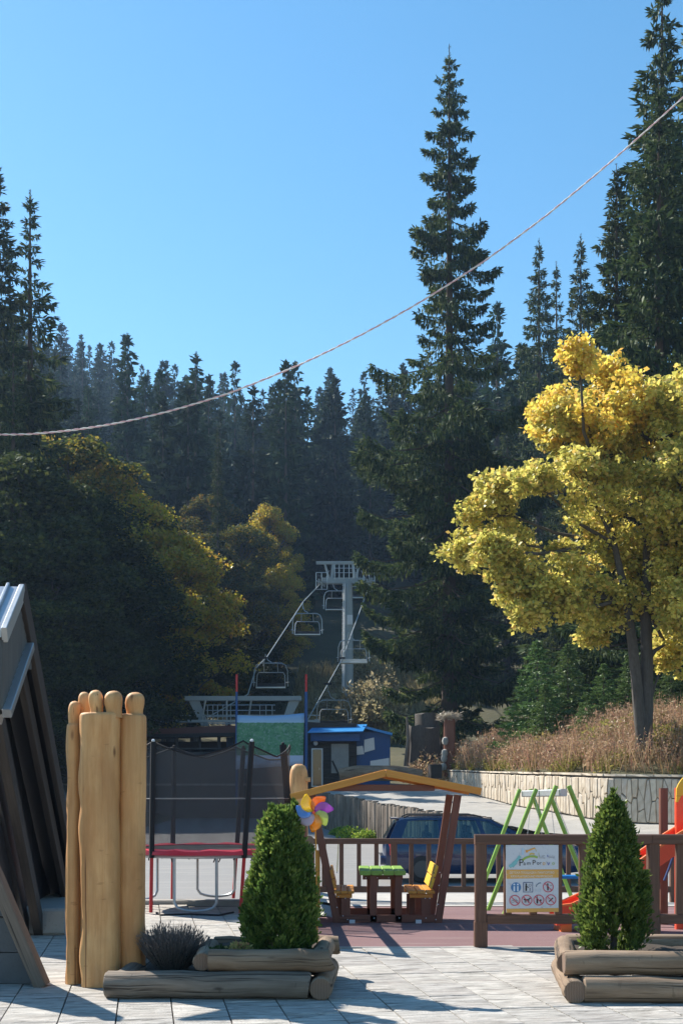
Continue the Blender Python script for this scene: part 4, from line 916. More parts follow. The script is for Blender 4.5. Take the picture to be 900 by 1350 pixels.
# thujas
def thuja(name, c, h, prof, n, label, seed, tips=((0, 0, 1.0),)):
    rg = np.random.default_rng(seed); t = thing(name, c, label, 'shrub'); qs = []; rvs = []
    K = 330; per = n // K                     # upright plumes, each a flame of small scaly sprays
    for k in range(K):
        u = rg.random() ** .85; az = rg.uniform(0, 2 * math.pi); R0 = float(np.interp(u, prof[0], prof[1])) * rg.uniform(.72, 1.1); ca, sa = math.cos(az), math.sin(az)
        L = rg.uniform(.12, .24) * (1 - .35 * u); s = rg.random(per); fl = .055 * np.sin(np.pi * np.clip(s * .9 + .08, 0, 1)) * rg.uniform(.7, 1.2)
        r = R0 * .62 + (R0 * .42) * s ** .7; z = u * h * .93 + L * (s - .45)
        off = rg.normal(0, 1, (per, 3)) * fl[:, None] * np.array([.55, .55, .35])
        p = np.stack([r * ca, r * sa, np.clip(z, .0, None)], 1) + off
        d = np.stack([ca * rg.uniform(.05, .6, per), sa * rg.uniform(.05, .6, per), rg.uniform(.5, 1.2, per)], 1) + rg.normal(0, .32, (per, 3)) + off * 6
        ln = rg.uniform(.022, .06, per); qs.append(sprigs(p, d, ln, ln * .22, rg, .55)); rvs.append(np.clip(rg.normal(.25 + .55 * s * rg.uniform(.4, 1.2), .16), 0, 1))
    rest = len(tips) * 260
    for (tx, ty, tz) in tips:
        m_ = 260; uu = rg.random(m_); pp = np.array([tx, ty, tz * h - .16]) + np.stack([rg.normal(0, .03, m_) * (1.1 - uu), rg.normal(0, .03, m_) * (1.1 - uu), uu * .16], 1)
        qs.append(sprigs(pp, np.stack([rg.normal(0, .35, m_), rg.normal(0, .35, m_), np.ones(m_)], 1), rg.uniform(.03, .07, m_), rg.uniform(.006, .013, m_), rg, .55))
    Q = np.concatenate(qs); o = link(bpy.data.objects.new('foliage', quad_mesh('foliage', Q, np.concatenate(rvs + [rg.random(rest)]), M['thuja']))); o.parent = t
    b = MB(); b.tube([Vector(c) + Vector((0, 0, -.05)), Vector(c) + Vector((0, 0, h * .5)), Vector(c) + Vector((0, 0, h * .85))], [.03, .022, .008], 7); b.build('stem', M['bark'], t)
    return t
thuja('thuja', (xd(371, 10.02), 10.02, .3), 1.19, ([0, .06, .2, .45, .7, .88, 1], [.24, .285, .295, .26, .205, .14, .05]), 46000, 'dense round-topped thuja in the stepped planter beside the pinwheel', 2, ((-.09, 0, .99), (.1, .02, 1.02), (.02, .05, .97)))
thuja('thuja', (xd(808, 10.03), 10.03, .29), 1.29, ([0, .06, .16, .35, .6, .8, .93, 1], [.22, .29, .305, .265, .19, .115, .06, .02]), 46000, 'pointed conical thuja in the square planter in front of the fence', 6, ((0, 0, 1.02),))
# lavender and low planter plants
def lavender():
    rg = np.random.default_rng(9); c = Vector((xd(227, 10.05), 10.05, .13)); t = thing('lavender', c, 'grey dried lavender bush in the lower tier of the stepped planter', 'shrub'); n = 5200
    az = rg.uniform(0, 6.283, n); sp_ = rg.random(n) ** .6; r0 = .12 * rg.random(n)
    p = np.stack([r0 * np.cos(az), r0 * np.sin(az), np.zeros(n)], 1); d = np.stack([np.cos(az) * sp_ * .85, np.sin(az) * sp_ * .85, np.ones(n)], 1)
    ln = rg.uniform(.22, .43, n) * (1.02 - .15 * sp_); q1 = sprigs(p, d, ln, np.full(n, .0022), rg, .5)
    m_ = 9000; i = rg.integers(0, n, m_); f_ = rg.random(m_) ** .7 * .62; pp = p[i] + unit(d[i]) * (ln[i] * f_)[:, None]; q2 = sprigs(pp, d[i] + rg.normal(0, .45, (m_, 3)), rg.uniform(.025, .06, m_), rg.uniform(.002, .005, m_), rg)
    j = rg.random(n) < .3; q3 = sprigs(p[j] + unit(d[j]) * (ln[j] * .88)[:, None], d[j] + rg.normal(0, .1, (int(j.sum()), 3)), rg.uniform(.02, .045, int(j.sum())), np.full(int(j.sum()), .005), rg)
    Q = np.concatenate([q1, q2, q3]); rv = np.concatenate([.3 + .5 * rg.random(n), .5 * rg.random(m_), .6 + .4 * rg.random(len(q3))])
    o = link(bpy.data.objects.new('stalks', quad_mesh('stalks', Q, rv, foliage('lavender_stalks', [(.05, .055, .05), (.1, .105, .1), (.17, .15, .145), (.24, .19, .165)], .25, .05)))); o.parent = t
lavender()
shrub('sedum', (xd(316, 9.75), 9.75, .3), (.11, .1, .085), 700, .035, [(.22, .22, .06), (.4, .36, .14), (.38, .2, .12)], 71, 'small yellowish sedum at the foot of the rounded thuja', 'plant')
shrub('low_herb', (xd(290, 9.8), 9.8, .29), (.1, .09, .06), 420, .035, [(.03, .06, .02), (.06, .1, .03)], 72, 'low dark green herb between the logs and the sedum', 'plant')

# pinwheel
def plastic(name, c):
    m = NT(name); x = m.n('ShaderNodeMixShader', {0: .45, 1: m.n('ShaderNodeBsdfDiffuse', {0: (*c, 1)}).outputs[0], 2: m.n('ShaderNodeBsdfTranslucent', {0: (*c, 1)}).outputs[0]}).outputs[0]
    x = m.n('ShaderNodeMixShader', {0: .08, 1: x, 2: m.n('ShaderNodeBsdfGlossy', {'Roughness': .2}).outputs[0]}).outputs[0]; m.t.links.new(x, m.out.inputs[0]); return m.m
hub = P(413.5, 1071, 10.0); pw = thing('pinwheel', (hub.x + .01, 10.03, .3), 'rainbow-coloured plastic pinwheel on a thin stick beside the thuja', 'pinwheel')
b = MB(); b.tube([hub + Vector((.012, .03, 0)), Vector((hub.x + .03, 10.05, .28))], .006, 8); b.build('stick', M['orange'], pw, True)
for k, (an, c, L) in enumerate([(112, (.9, .65, .02), .165), (52, (.9, .3, .02), .16), (8, (.5, .1, .62), .165), (-48, (.62, .72, .22), .15), (-96, (.92, .42, .01), .165), (-150, (.68, .55, .62), .15), (160, (.16, .36, .8), .155)]):
    a = R(an); u = Vector((math.cos(a), 0, math.sin(a))); v = Vector((-math.sin(a), 0, math.cos(a))); rows = []
    for i in range(9):
        s = i / 8; wv = .062 * math.sin(math.pi * min(1, s * .86 + .08)) ** .7 * (1 if s < .8 else 1 - (s - .8) * 2.2); r = []
        for j in range(6):
            t_ = j / 5 - .35; r.append(hub + u * (L * s) + v * (wv * t_ * 1.6 + .012 * math.sin(s * 3)) + Vector((0, -.01 - .04 * math.sin(math.pi * s) * (j / 5), 0)))
        rows.append(r)
    b = MB(); b.sheet(rows); o = b.build('petal', plastic('petal_plastic', c), pw, True); md = o.modifiers.new('t', 'SOLIDIFY'); md.thickness = .0012
b = MB(); b.tube([hub + Vector((0, -.035, 0)), hub + Vector((0, .02, 0))], .014, 10); b.build('hub', M['slide'], pw, True)
# ================================================================== PLAYGROUND
def zg(x, y): return g(x, y)
# near fence with the sign
nf_ = thing('wooden_fence', (3.2, 12.6, 0), 'dark brown wooden fence along the plaza carrying the playground sign', 'fence')
FD = 12.6; fz = 1.16
def fx(px): return (px - 450) / F * FD
for px in (633, 860, 1085):
    b = MB(); b.beam((fx(px), FD, -.05), (fx(px), FD, 1.15), .118, .118, ch=.012); b.build('post', M['brown'], nf_)
    b = MB(); b.beam((fx(px), FD, -.02), (fx(px), FD, .26), .134, .13, ch=.012); b.build('post_sleeve', M['brown'], nf_)
for (a, c) in ((625, 857), (857.6, 1090)):
    b = MB(); b.beam((fx(a), FD - .005, 1.115), (fx(c), FD - .005, 1.115), .125, .105, ch=.012); b.build('top_rail', M['brown'], nf_)
for (a, c) in ((641, 852), (868, 1078)):
    b = MB(); b.beam((fx(a), FD, .29), (fx(c), FD, .29), .085, .10, ch=.01); b.build('bottom_rail', M['brown'], nf_)
for px in (668.5, 702, 735, 767.5, 799, 829, 895, 928, 961, 994, 1027, 1058):
    b = MB(); b.beam((fx(px), FD, .34), (fx(px), FD, 1.063), .078, .075, ch=.008); b.build('baluster', M['brown'], nf_)
# sign
SD = 12.53; sgn = thing('playground_sign', (fx(701), SD, .4), 'white printed rules sign with orange bands screwed to the brown fence', 'sign')
def sp_(px, py, o=0.0): q = P(px, py, SD); return Vector((q.x, SD - o, q.z))
b = MB(); b.prism([sp_(667, 1203), sp_(735.6, 1202), sp_(735.6, 1114), sp_(666.2, 1114)], (0, .012, 0)); b.build('board', paint('sign_white', (.62, .63, .68), .4, .05, 2), sgn)
flat_m = {}
def flat(c):
    k = tuple(c)
    if k not in flat_m: m = NT('sign_ink'); flat_m[k] = m.done(tuple(c), .5)
    return flat_m[k]
def poly(name, pts, c, o=.003):
    b = MB(); b.add([sp_(x, y, o) for x, y in pts], [tuple(range(len(pts)))]); return b.build(name, flat(c), sgn, fix=False)
def stroke(name, pts, wd, c, o=.0045):
    b = MB(); b.tube([sp_(x, y, o) for x, y in pts], wd / 2 / F * SD, 4); 
    b.v = [(x, SD - o - .0003 * ((y_ < SD - o) - .5), z) for (x, y_, z) in b.v]
    return b.build(name, flat(c), sgn, fix=False)
def ringpts(cx, cy, r, n=24): return [(cx + r * math.cos(2 * math.pi * k / n), cy + r * math.sin(2 * math.pi * k / n)) for k in range(n + 1)]
def text(name, s, px, py, hpx, c, o=.0045, wpx=None):
    cu = bpy.data.curves.new('t', 'FONT'); cu.body = s; cu.size = 1; ob = link(bpy.data.objects.new('t', cu)); bpy.context.view_layer.update()
    me = bpy.data.meshes.new_from_object(ob.evaluated_get(bpy.context.evaluated_depsgraph_get())); bpy.data.objects.remove(ob)
    co = np.array([v.co for v in me.vertices]); w0 = co[:, 0].max() - co[:, 0].min(); kx = (wpx / w0 if wpx else hpx * 1.35) / F * SD; kz = hpx * 1.35 / F * SD; q = sp_(px, py, o) - origin(sgn)
    for v in me.vertices: x, y, _ = v.co; v.co = (q.x + (x - co[:, 0].min()) * kx, q.y, q.z + y * kz)
    me.materials.append(flat(c)); o_ = link(bpy.data.objects.new(name, me)); o_.parent = sgn
OR = (.72, .38, .1); INK = (.03, .03, .035)
poly('orange_band', [(666.8, 1158.5), (735.6, 1157), (735.6, 1146), (666.6, 1146.5)], OR)
poly('orange_band', [(667, 1203), (735.6, 1202), (735.6, 1197), (667, 1198)], OR)
text('banner_text', 'ДЕТСКА ПЛОЩАДКА ПАМПОРОВО', 671, 1151.6, 2.9, (.75, .75, .72), wpx=59)
text('banner_text', 'KIDS PLAYGROUND PAMPOROVO', 673, 1156.6, 2.9, (.75, .75, .72), wpx=55)
stroke('logo_stroke', [(671, 1143), (676, 1139), (682, 1133), (685, 1128.5)], 4.0, (.22, .5, .52)); stroke('logo_stroke', [(674, 1142), (680, 1136)], 5.0, (.2, .48, .5), .004); stroke('logo_stroke', [(688.3, 1118), (688.6, 1127)], 2.2, (.45, .6, .75))
stroke('logo_stroke', [(688, 1134), (692, 1131), (698, 1129), (704, 1129), (708, 1130.5)], 2.8, (.32, .45, .1)); stroke('logo_stroke', [(697, 1126.5), (700, 1125.2), (704, 1126)], 2.0, (.7, .45, .12))
stroke('logo_stroke', [(692.5, 1122.3), (695, 1121.8), (700, 1119.6), (704.5, 1118)], 1.9, (.78, .38, .08)); stroke('logo_stroke', [(692.4, 1122.4), (695, 1122)], 3.4, (.78, .32, .08)); stroke('logo_stroke', [(704.5, 1118), (706.5, 1122.5)], .9, (.55, .45, .2)); stroke('logo_stroke', [(709.5, 1124), (710, 1130)], .7, (.55, .5, .2))
for (x, s, h, dy, c) in [(684, 'P', 9.5, 1, INK), (689.5, 'a', 5.2, 0, INK), (694, 'm', 5.2, -.3, INK), (701.5, 'P', 6.6, -.6, INK), (707, 'o', 5, -.6, INK), (711.2, 'r', 5, -.8, INK), (714.6, 'o', 5.6, -.3, (.78, .4, .08)), (720.5, 'v', 6.6, .4, (.12, .12, .38)), (727, 'o', 5.4, -.4, (.35, .48, .12))]: text('logo_letter', s, x, 1140.5 + dy, h, c)
stroke('logo_stroke', [(721.5, 1130), (721.2, 1127)], 1.1, (.12, .12, .38))
for pts_ in ([(710.5, 1127.5), (711, 1132), (712.3, 1129.5), (713.6, 1132), (714.2, 1128)], [(717.5, 1127.6), (715.4, 1128), (715.6, 1129.8), (717, 1129.8), (715.4, 1131.6), (717.8, 1131.8)], [(722.8, 1129), (724.6, 1128.2), (725, 1130.6), (723, 1131.2), (722.8, 1129)], [(728, 1128.2), (726.2, 1128.8), (726.6, 1131), (728.6, 1130.8), (728, 1128.2), (729.8, 1128.6), (730, 1131), (728.6, 1131.4)]): stroke('logo_script', pts_, .7, (.38, .38, .42))
def ban(cx, cy, r=6.6):
    stroke('prohibition_ring', ringpts(cx, cy, r), 1.0, (.62, .05, .09), .0075); stroke('prohibition_bar', [(cx - r * .7, cy - r * .7), (cx + r * .7, cy + r * .7)], .95, (.62, .05, .09), .0075)
RB = [(678, 1187), (693.8, 1186.8), (709.6, 1186.6), (725.4, 1186.2)]
for c in RB: ban(*c)
ban(722, 1169.2)
poly('blue_disc', ringpts(679.6, 1169.8, 6.6)[:-1], (.07, .2, .42)); 
for dx in (-2.3, 2.3):
    stroke('figure_icon', [(679.6 + dx, 1168.3), (679.6 + dx, 1175)], 2.0, (.65, .7, .78)); poly('figure_icon', ringpts(679.6 + dx, 1166, 1.3, 10)[:-1], (.65, .7, .78), .0045)
stroke('square_icon', [(689.5, 1163.3), (701.5, 1163.3), (701.5, 1176), (689.5, 1176), (689.5, 1163.3)], 1.0, (.06, .09, .2))
stroke('figure_icon', [(693, 1167), (693, 1174.5)], 2.2, INK); poly('figure_icon', ringpts(693, 1165.7, 1.2, 10)[:-1], INK, .0045); stroke('figure_icon', [(698, 1170.5), (698, 1174.5)], 1.4, (.2, .2, .25)); stroke('figure_icon', ringpts(698, 1167, 1.6, 10), .6, (.2, .2, .25)); stroke('figure_icon', [(693.5, 1168), (696.5, 1170.5)], .8, INK)
stroke('phone_icon', [(706, 1169), (707, 1166.5), (710, 1164.2), (712.5, 1164)], 1.3, (.16, .22, .3)); text('phone_number', '112', 705.4, 1175.6, 4.2, (.45, .52, .62), wpx=7)
stroke('figure_icon', [(721.3, 1167), (721.6, 1173.8)], 1.8, INK); poly('figure_icon', ringpts(721.3, 1165.6, 1.1, 10)[:-1], INK, .0045); stroke('figure_icon', [(724, 1167.5), (727, 1167)], .7, (.3, .3, .3))
for dx in (-2.6, 2.6): stroke('bicycle_icon', ringpts(678 + dx, 1188.4, 1.7, 12), .5, (.25, .25, .28))
stroke('bicycle_icon', [(675.5, 1188), (677, 1185.2), (680, 1185.5), (680.6, 1188)], .5, (.25, .25, .28))
stroke('dog_icon', [(689.8, 1185.5), (692, 1186.3), (696, 1186), (698.5, 1183.8)], 1.6, INK); 
for x in (691.5, 692.8, 695.8, 696.8): stroke('dog_icon', [(x, 1186.5), (x - .3, 1190)], .7, INK)
stroke('bottle_icon', [(707.6, 1184.5), (707.6, 1191)], 2.1, INK); stroke('bottle_icon', [(707.6, 1181.4), (707.6, 1184.5)], .9, INK); stroke('glass_icon', [(712, 1185.6), (712, 1188)], 2.0, INK); stroke('glass_icon', [(712, 1188), (712, 1191)], .6, INK)
stroke('cigarette_icon', [(723, 1188.6), (728.3, 1183.6)], 1.4, INK); stroke('cigarette_icon', [(721, 1184), (722, 1186.5)], .5, (.35, .35, .4))
for (x, y) in ((667.8, 1115.6), (700.6, 1115.6), (734, 1115.2), (668, 1153), (734.3, 1151)): 
    b = MB(); b.tube([sp_(x, y, .008), sp_(x, y, 0)], .004, 8); b.build('screw', M['galv'], sgn)
# far fence and side fence
ff = thing('wooden_fence', (3.2, 22, -.42), 'dark brown wooden fence between the playground and the parked car', 'fence')
def ffx(px): return (px - 450) / F * 22
zb = -.42; x_ = ffx(404); k = 0
while x_ < ffx(960):
    post = k % 6 == 0 and k > 0; b = MB()
    if k == 0 or (k - 5) % 8 == 0: b.beam((x_, 22, zb - .05), (x_, 22, zb + 1.16), .115, .115, ch=.01); b.build('post', M['brown'], ff)
    else: b.beam((x_, 22, zb + .3), (x_, 22, zb + 1.1), .078, .075, ch=.008); b.build('baluster', M['brown'], ff)
    x_ += .316; k += 1
for (z, w_, h) in ((zb + 1.14, .12, .1), (zb + .27, .085, .11)):
    b = MB(); b.beam((ffx(400), 21.99, z), (ffx(965), 21.99, z), w_, h, ch=.01); b.build('top_rail' if z > 0 else 'bottom_rail', M['brown'], ff)
sf = thing('log_fence', (-.4, 17, -.2), 'round-log side fence running back from the pinwheel', 'fence')
XA = Vector((-.335, 12.62, 0)); XB = Vector((-.62, 21.9, -.42))
for k in range(6):
    q = XA.lerp(XB, k / 5); q.z = zg(.5, q.y); b = MB(); b.tube([q - Vector((0, 0, .1)), q + Vector((0, 0, 1.02 if k else 1.06))], .056, 12, 0, 1); b.build('post', [M['brown'], M['end']], sf, True)
for h in (1.1, .45):
    b = MB(); b.tube([XA + Vector((0, -.06 if h > 1 else .06, h)), XB + Vector((0, -.1, h))], .056, 12, 0, 1); b.build('rail', [M['brown'], M['end']], sf, True)
b = MB(); q = Vector((-.315, 16.4, zg(.5, 16.4))); b.beam(q, q + Vector((0, 0, .98)), .05, .1); tag(b.build('orange_board', M['orange'], None, loc=q), 'upright narrow orange board behind the round log fence post', 'board')

# picnic house
DF, DR = 16.35, 17.35; zh = zg(1, DF)
ph = thing('picnic_house', (.6, 16.85, zh), 'small wooden picnic table house with orange gabled roof and two benches', 'playhouse')
def h(px, py, d=DF): return P(px, py, DF) + Vector((-.02 * (d - DF), d - DF, -.042 * (d - DF) if False else 0))
for d in (DF, DR):
    for (x0, x1, ytop) in ((577, 603, 1048), (444.5, 411, 1049)):
        b = MB(); b.beam(h(x0, 1217, d) - Vector((0, 0, .03 if d > DF else 0)), h(x1, ytop, d), .055, .1, (1, 0, .2)); b.build('leaning_post', M['brown2'], ph)
    b = MB(); b.beam(h(438, 1211, d), h(582, 1211, d), .05, .1); b.build('base_beam', M['brown2'], ph)
    o = -.06 if d == DF else .06
    b = MB(); b.beam(h(437, 1038.5, d + o * .5), h(572, 1038.5, d + o * .5), .04, .085); b.build('tie_beam', M['brown2'], ph)
    for s, (xe, ye) in enumerate(((383.5, 1052), (632, 1044.5))):
        b = MB(); b.beam(h(507.5, 1019.5, d + o * 2.2), h(xe, ye - 1, d + o * 2.2), .045, .095); b.build('barge_board', M['orange'], ph)
for s, (xe, ye) in enumerate(((383.5, 1052), (632, 1044.5))):
    for k in range(8):
        u0, u1 = k / 8 + .004, (k + 1) / 8 - .004
        a = h(507.5 + (xe - 507.5) * (u0 + u1) / 2, 1015.2 + (ye - 4.6 - 1015.2) * (u0 + u1) / 2)
        a0 = h(507.5 + (xe - 507.5) * u0, 1015.2 + (ye - 4.6 - 1015.2) * u0); a1 = h(507.5 + (xe - 507.5) * u1, 1015.2 + (ye - 4.6 - 1015.2) * u1); wv = (a1 - a0).length; n = Vector((0, 1, 0)).cross(a1 - a0).normalized()
        if n.z < 0: n = -n
        a = a - n * .0; b = MB(); b.beam(a - Vector((0, .1, 0)), a + Vector((0, DR - DF + .1, 0)), wv, .022, n, .004); b.build('roof_plank', M['orange'], ph)
for (xa, xb, sg) in ((440, 467, 1), (537, 573, -1)):
    n = 3; 
    for k in range(n):
        x0 = xa + (xb - xa) * (k + .04) / n; x1 = xa + (xb - xa) * (k + .96) / n; m = h((x0 + x1) / 2, 1176)
        b = MB(); b.beam(m + Vector((0, -.06, 0)), m + Vector((0, 1.06, 0)), (x1 - x0) / F * DF, .035); b.build('bench_plank', M['orange'], ph)
    for d in (DF, DR):
        b = MB(); b.beam(h(xa + 3, 1181, d), h(xb - 3, 1181, d), .045, .055); b.build('bench_rail', M['orange'], ph)
        c = 455.5 if sg > 0 else 561; b = MB(); b.beam(h(c, 1216, d), h(c, 1184, d), .125, .045, (0, 1, 0)); b.build('bench_leg', M['brown2'], ph)
        c2 = 448 if sg > 0 else 545; b = MB(); b.beam(h(c2, 1216, d + (.3 if d == DF else -.3)), h(c2, 1184, d + (.3 if d == DF else -.3)), .09, .045, (0, 1, 0)); b.build('bench_leg', M['brown2'], ph)
for (x0, y0, x1, y1, mt) in ((567, 1171, 571.5, 1157, 'yellow'), (571.5, 1156, 576, 1141, 'yellow'), (441.5, 1171, 438.8, 1159, 'orange'), (438.6, 1158, 436, 1146, 'orange')):
    a = (h(x0, y0) + h(x1, y1)) / 2; hv = (h(x1, y1) - h(x0, y0)); b = MB(); b.beam(a + Vector((0, -.05, 0)), a + Vector((0, 1.05, 0)), .035, hv.length * .97, hv); b.build('backrest_plank', M[mt], ph)
for k in range(4):
    x0 = 474 + k * 15.2; m = h(x0 + 7.4, 1150.5); b = MB(); b.beam(m + Vector((0, -.08, 0)), m + Vector((0, 1.08, 0)), 14.6 / F * DF, .06, ch=.012); b.build('table_plank', M['green'], ph)
for d in (DF, DR):
    for xc in (492, 525):
        b = MB(); b.beam(h(xc, 1216, d), h(xc, 1154, d), .095, .05, (0, 1, 0)); b.build('table_leg', M['brown2'], ph)
    b = MB(); b.beam(h(478, 1157, d + .06), h(531, 1157, d + .06), .04, .06); b.build('table_rail', M['brown2'], ph)
for xc in (464, 551):
    b = MB(); b.box(h(xc, 1217, DF) + Vector((0, -.06, -.01)), (.075, .06, .12)); b.build('steel_foot', M['white'], ph)
for (x, y) in ((444, 1196), (452, 1207), (458, 1212), (493, 1210), (526, 1210), (561, 1210), (566, 1184), (560, 1184), (577, 1192), (579, 1150), (578, 1167), (574, 1212), (444, 1150), (446, 1182), (455, 1184), (497, 1157), (512, 1157), (482, 1157)):
    b = MB(); b.ball(h(x, y) + Vector((0, -.034, 0)), .009, 6); b.build('bolt_cap', M['white'], ph)

# swing
SX = 3.2; sw = thing('swing_set', (SX, 19.4, -.3), 'double swing with lime green tube frames and steel beam', 'swing')
for d, zt in ((17.6, 1.70), (19.4, 1.66), (21.2, 1.66)):
    zb_ = zg(SX, d)
    for s in (-1, 1):
        b = MB(); b.tube([(SX + s * .87, d, zb_ - .02), (SX + s * .09 + (-.0), d, zt)], .035, 10); b.build('frame_leg', M['limetube'], sw, True)
b = MB(); b.beam((SX, 17.5, 1.6), (SX, 21.3, 1.58), .1, .11, ch=.015); b.build('beam', M['galv'], sw)
for i, yc in enumerate((18.45, 20.3)):
    b = MB(); zs_ = .32; cx = SX + (.3 if i == 0 else .05)
    st_ = b.box((cx, yc, zs_), (.44, .2, .05), 0, .02).build('seat', M['blue'], sw, True)
    for s in (-1, 1):
        b = MB(); p0 = Vector((SX + s * .03, yc + s * .0, 1.53)); p1 = Vector((cx + s * .2, yc, zs_ + .02)); n = 46
        for k in range(n):
            a = p0.lerp(p1, k / n); c = p0.lerp(p1, (k + 1.15) / n); off = Vector((.006, 0, 0)) if k % 2 else Vector((0, .006, 0)); b.tube([a + off, c + off], .003, 3); b.tube([a - off, c - off], .003, 3)
        b.build('chain', M['galv'], sw)
# slide tower
TD = 15.6
sl_ = thing('slide_tower', (4.4, TD, -.1), 'play tower with red slide, yellow gable panel and brown posts', 'slide')
def t_(px, py, d=TD): return P(px, py, TD) + Vector((0, d - TD, 0))
for (px, d) in ((882, TD - .45), (908, TD - .45), (886, TD + .45), (990, TD - .45), (990, TD + .45)):
    q = t_(px, 1050, d); b = MB(); b.beam((q.x, q.y, zg(4, d) - .02), (q.x, q.y, 1.66 if px != 908 else 1.72), .1, .1, ch=.01); b.build('post', M['slide' if px in (882, 908) else 'brown2'], sl_)
b = MB(); gp = [(876, 1057), (876.5, 1040), (879, 1034), (883, 1028), (885.5, 1025.5), (888, 1028), (893, 1034), (895, 1040), (895, 1058), (891.5, 1055), (888, 1049.5), (885, 1048), (882, 1049.5), (878.5, 1057)]
b.prism([t_(x, y, TD - .52) for x, y in gp], (0, .035, 0)); b.build('gable_panel', M['yellow'], sl_)
b = MB(); b.box((4.75, TD, .98), (.95, .9, .06)); b.build('deck', M['brown2'], sl_)
b = MB(); b.tube([t_(885, 1070, TD - .5), t_(890, 1068, TD - .5), t_(895, 1071, TD - .5)], .015, 6); b.build('handle', M['slide'], sl_, True)
ch_ = [(2.6, .1), (2.78, .12), (3.0, .22), (3.3, .44), (3.62, .66), (3.85, .82), (4.05, .96), (4.25, 1.08), (4.5, 1.12)]; rings = []
SY = 14.95
for (x, z) in ch_:
    z -= .08; y0, y1 = SY - .27, SY + .27; wl = .2
    rings.append([(x, y0, z - .03), (x, y0, z + wl), (x, y0 + .03, z + wl), (x, y0 + .04, z + .03), (x, y1 - .04, z + .03), (x, y1 - .03, z + wl), (x, y1, z + wl), (x, y1, z - .03)])
b = MB(); b.loft([[Vector(p) for p in r] for r in rings]); b.build('chute', M['slide'], sl_, True)
for yy in (SY - .255, SY + .255):
    b = MB(); b.tube([(x, yy, z + .125) for x, z in ch_], .02, 8); b.build('chute_rim', M['slide2'], sl_, True)
b = MB(); b.box((2.72, SY, -.05), (.13, .5, .16), 0, .02); b.build('chute_foot', M['slide2'], sl_)
b = MB(); b.beam((3.66, SY + .1, -.1), (3.66, SY + .1, .4), .06, .06); b.build('chute_leg', M['brown2'], sl_)
for d in (TD + .1, TD + .8):
    b = MB(); b.beam(t_(840, 1213, d), t_(892, 1112, d), .05, .13); b.build('climbing_beam', M['brown2'], sl_)
for k in range(4):
    q0 = t_(846 + k * 11, 1200 - k * 21.5, TD + .1); b = MB(); b.tube([q0, q0 + Vector((0, .7, 0))], .02, 8); b.build('rung', M['slide2'], sl_, True)
b = MB(); b.tube([t_(872, 1160, TD - .1), t_(878, 1145, TD - .1), t_(884, 1128, TD - .1), t_(886, 1110, TD - .1)], .016, 7); b.build('rope', M['bluedark'], sl_, True)

# trampoline
TC = Vector((-1.87, 17.0, 0)); tr = thing('trampoline', TC, 'round trampoline with red pad and dark safety net behind the lavender', 'trampoline'); RT = 1.15; PH = .80
def ringp(r, z, n=48): return [TC + Vector((r * math.cos(2 * math.pi * k / n), r * math.sin(2 * math.pi * k / n), z)) for k in range(n)]
b = MB(); n = 48; prf = [(RT + .06, PH - .02), (RT + .05, PH + .035), (RT - .02, PH + .05), (RT - .2, PH + .04), (RT - .22, PH + .0), (RT - .0, PH - .025)]
b.loft([[Vector((TC.x + r * math.cos(2 * math.pi * k / n) , TC.y + r * math.sin(2 * math.pi * k / n), z + .012 * math.sin(k * 1.9) * (i in (1, 2)))) for i, (r, z) in enumerate(prf)] for k in list(range(n)) + [0]], cap=False); b.build('pad', M['red'], tr, True)
b = MB(); b.add(ringp(RT - .2, PH + .03), [tuple(range(48))]); b.build('mat', M['dark'], tr)
b = MB(); b.tube([p for p in ringp(RT, PH - .04)] + [ringp(RT, PH - .04)[0]], .025, 8, cap=False); b.build('frame_ring', M['galv'], tr, True)
angs = [R(a) for a in (358, 75, 122, 178, 238, 300)]
for i, a in enumerate(angs):
    lean = 1.0 if i not in (5,) else 1.02; p = TC + Vector((RT * 1.03 * math.cos(a), RT * 1.03 * math.sin(a), 0)); o = Vector(({0: -.13, 1: .1, 5: .1}.get(i, .02), 0, 0)); z0 = g(p.x, p.y)
    b = MB(); b.tube([Vector((p.x, p.y, .02)) - o * .5, p + Vector((0, 0, PH - .03))], .024, 8); b.build('pole', M['redpole'], tr, True)
    b = MB(); b.tube([p + Vector((0, 0, PH - .06)), p + Vector((0, 0, 2.27)) + o], .036 if i else .05, 10, jit=.06); b.build('foam_sleeve', M['black'], tr, True)
    b = MB(); b.ball(p + Vector((0, 0, 2.285)) + o, .024, 8); b.build('pole_cap', M['white'] if i in (4, 5) else M['black'], tr, True)
for a0 in (30, 90, 150, 210, 268, 330):
    b = MB(); a1, a2 = R(a0 - 14), R(a0 + 14); u = lambda a, z, r=RT: TC + Vector((r * math.cos(a), r * math.sin(a), z))
    pts = [u(a1, PH - .05), u(a1, .16)] + [u(a1 + (a2 - a1) * s, .16 - .11 * math.sin(math.pi * min(1, s * 1.0)) ** .35) for s in np.linspace(.08, .92, 8)] + [u(a2, .16), u(a2, PH - .05)]
    b.tube(pts, .02, 8); b.build('leg_frame', M['galv'], tr, True)
b = MB(); rows = []; n = 96
for j in range(13):
    r = []; v = j / 12
    for k in range(n + 1):
        a = 2 * math.pi * k / n; dm = min(abs((a - q + math.pi) % (2 * math.pi) - math.pi) for q in angs); sag = .2 * min(1, dm / .5) ** .8
        rr = RT * (1.0 - .05 * math.sin(math.pi * v) * min(1, dm / .4)) ; r.append(TC + Vector((rr * math.cos(a), rr * math.sin(a), PH + .03 + v * (1.45 - sag))))
    rows.append(r)
b.sheet(rows); o = b.build('safety_net', M['net'], tr, True)
b = MB(); b.tube([p + Vector((0, 0, .004)) for p in rows[-1]], .012, 5, cap=False); b.build('net_hem', M['black'], tr, True)
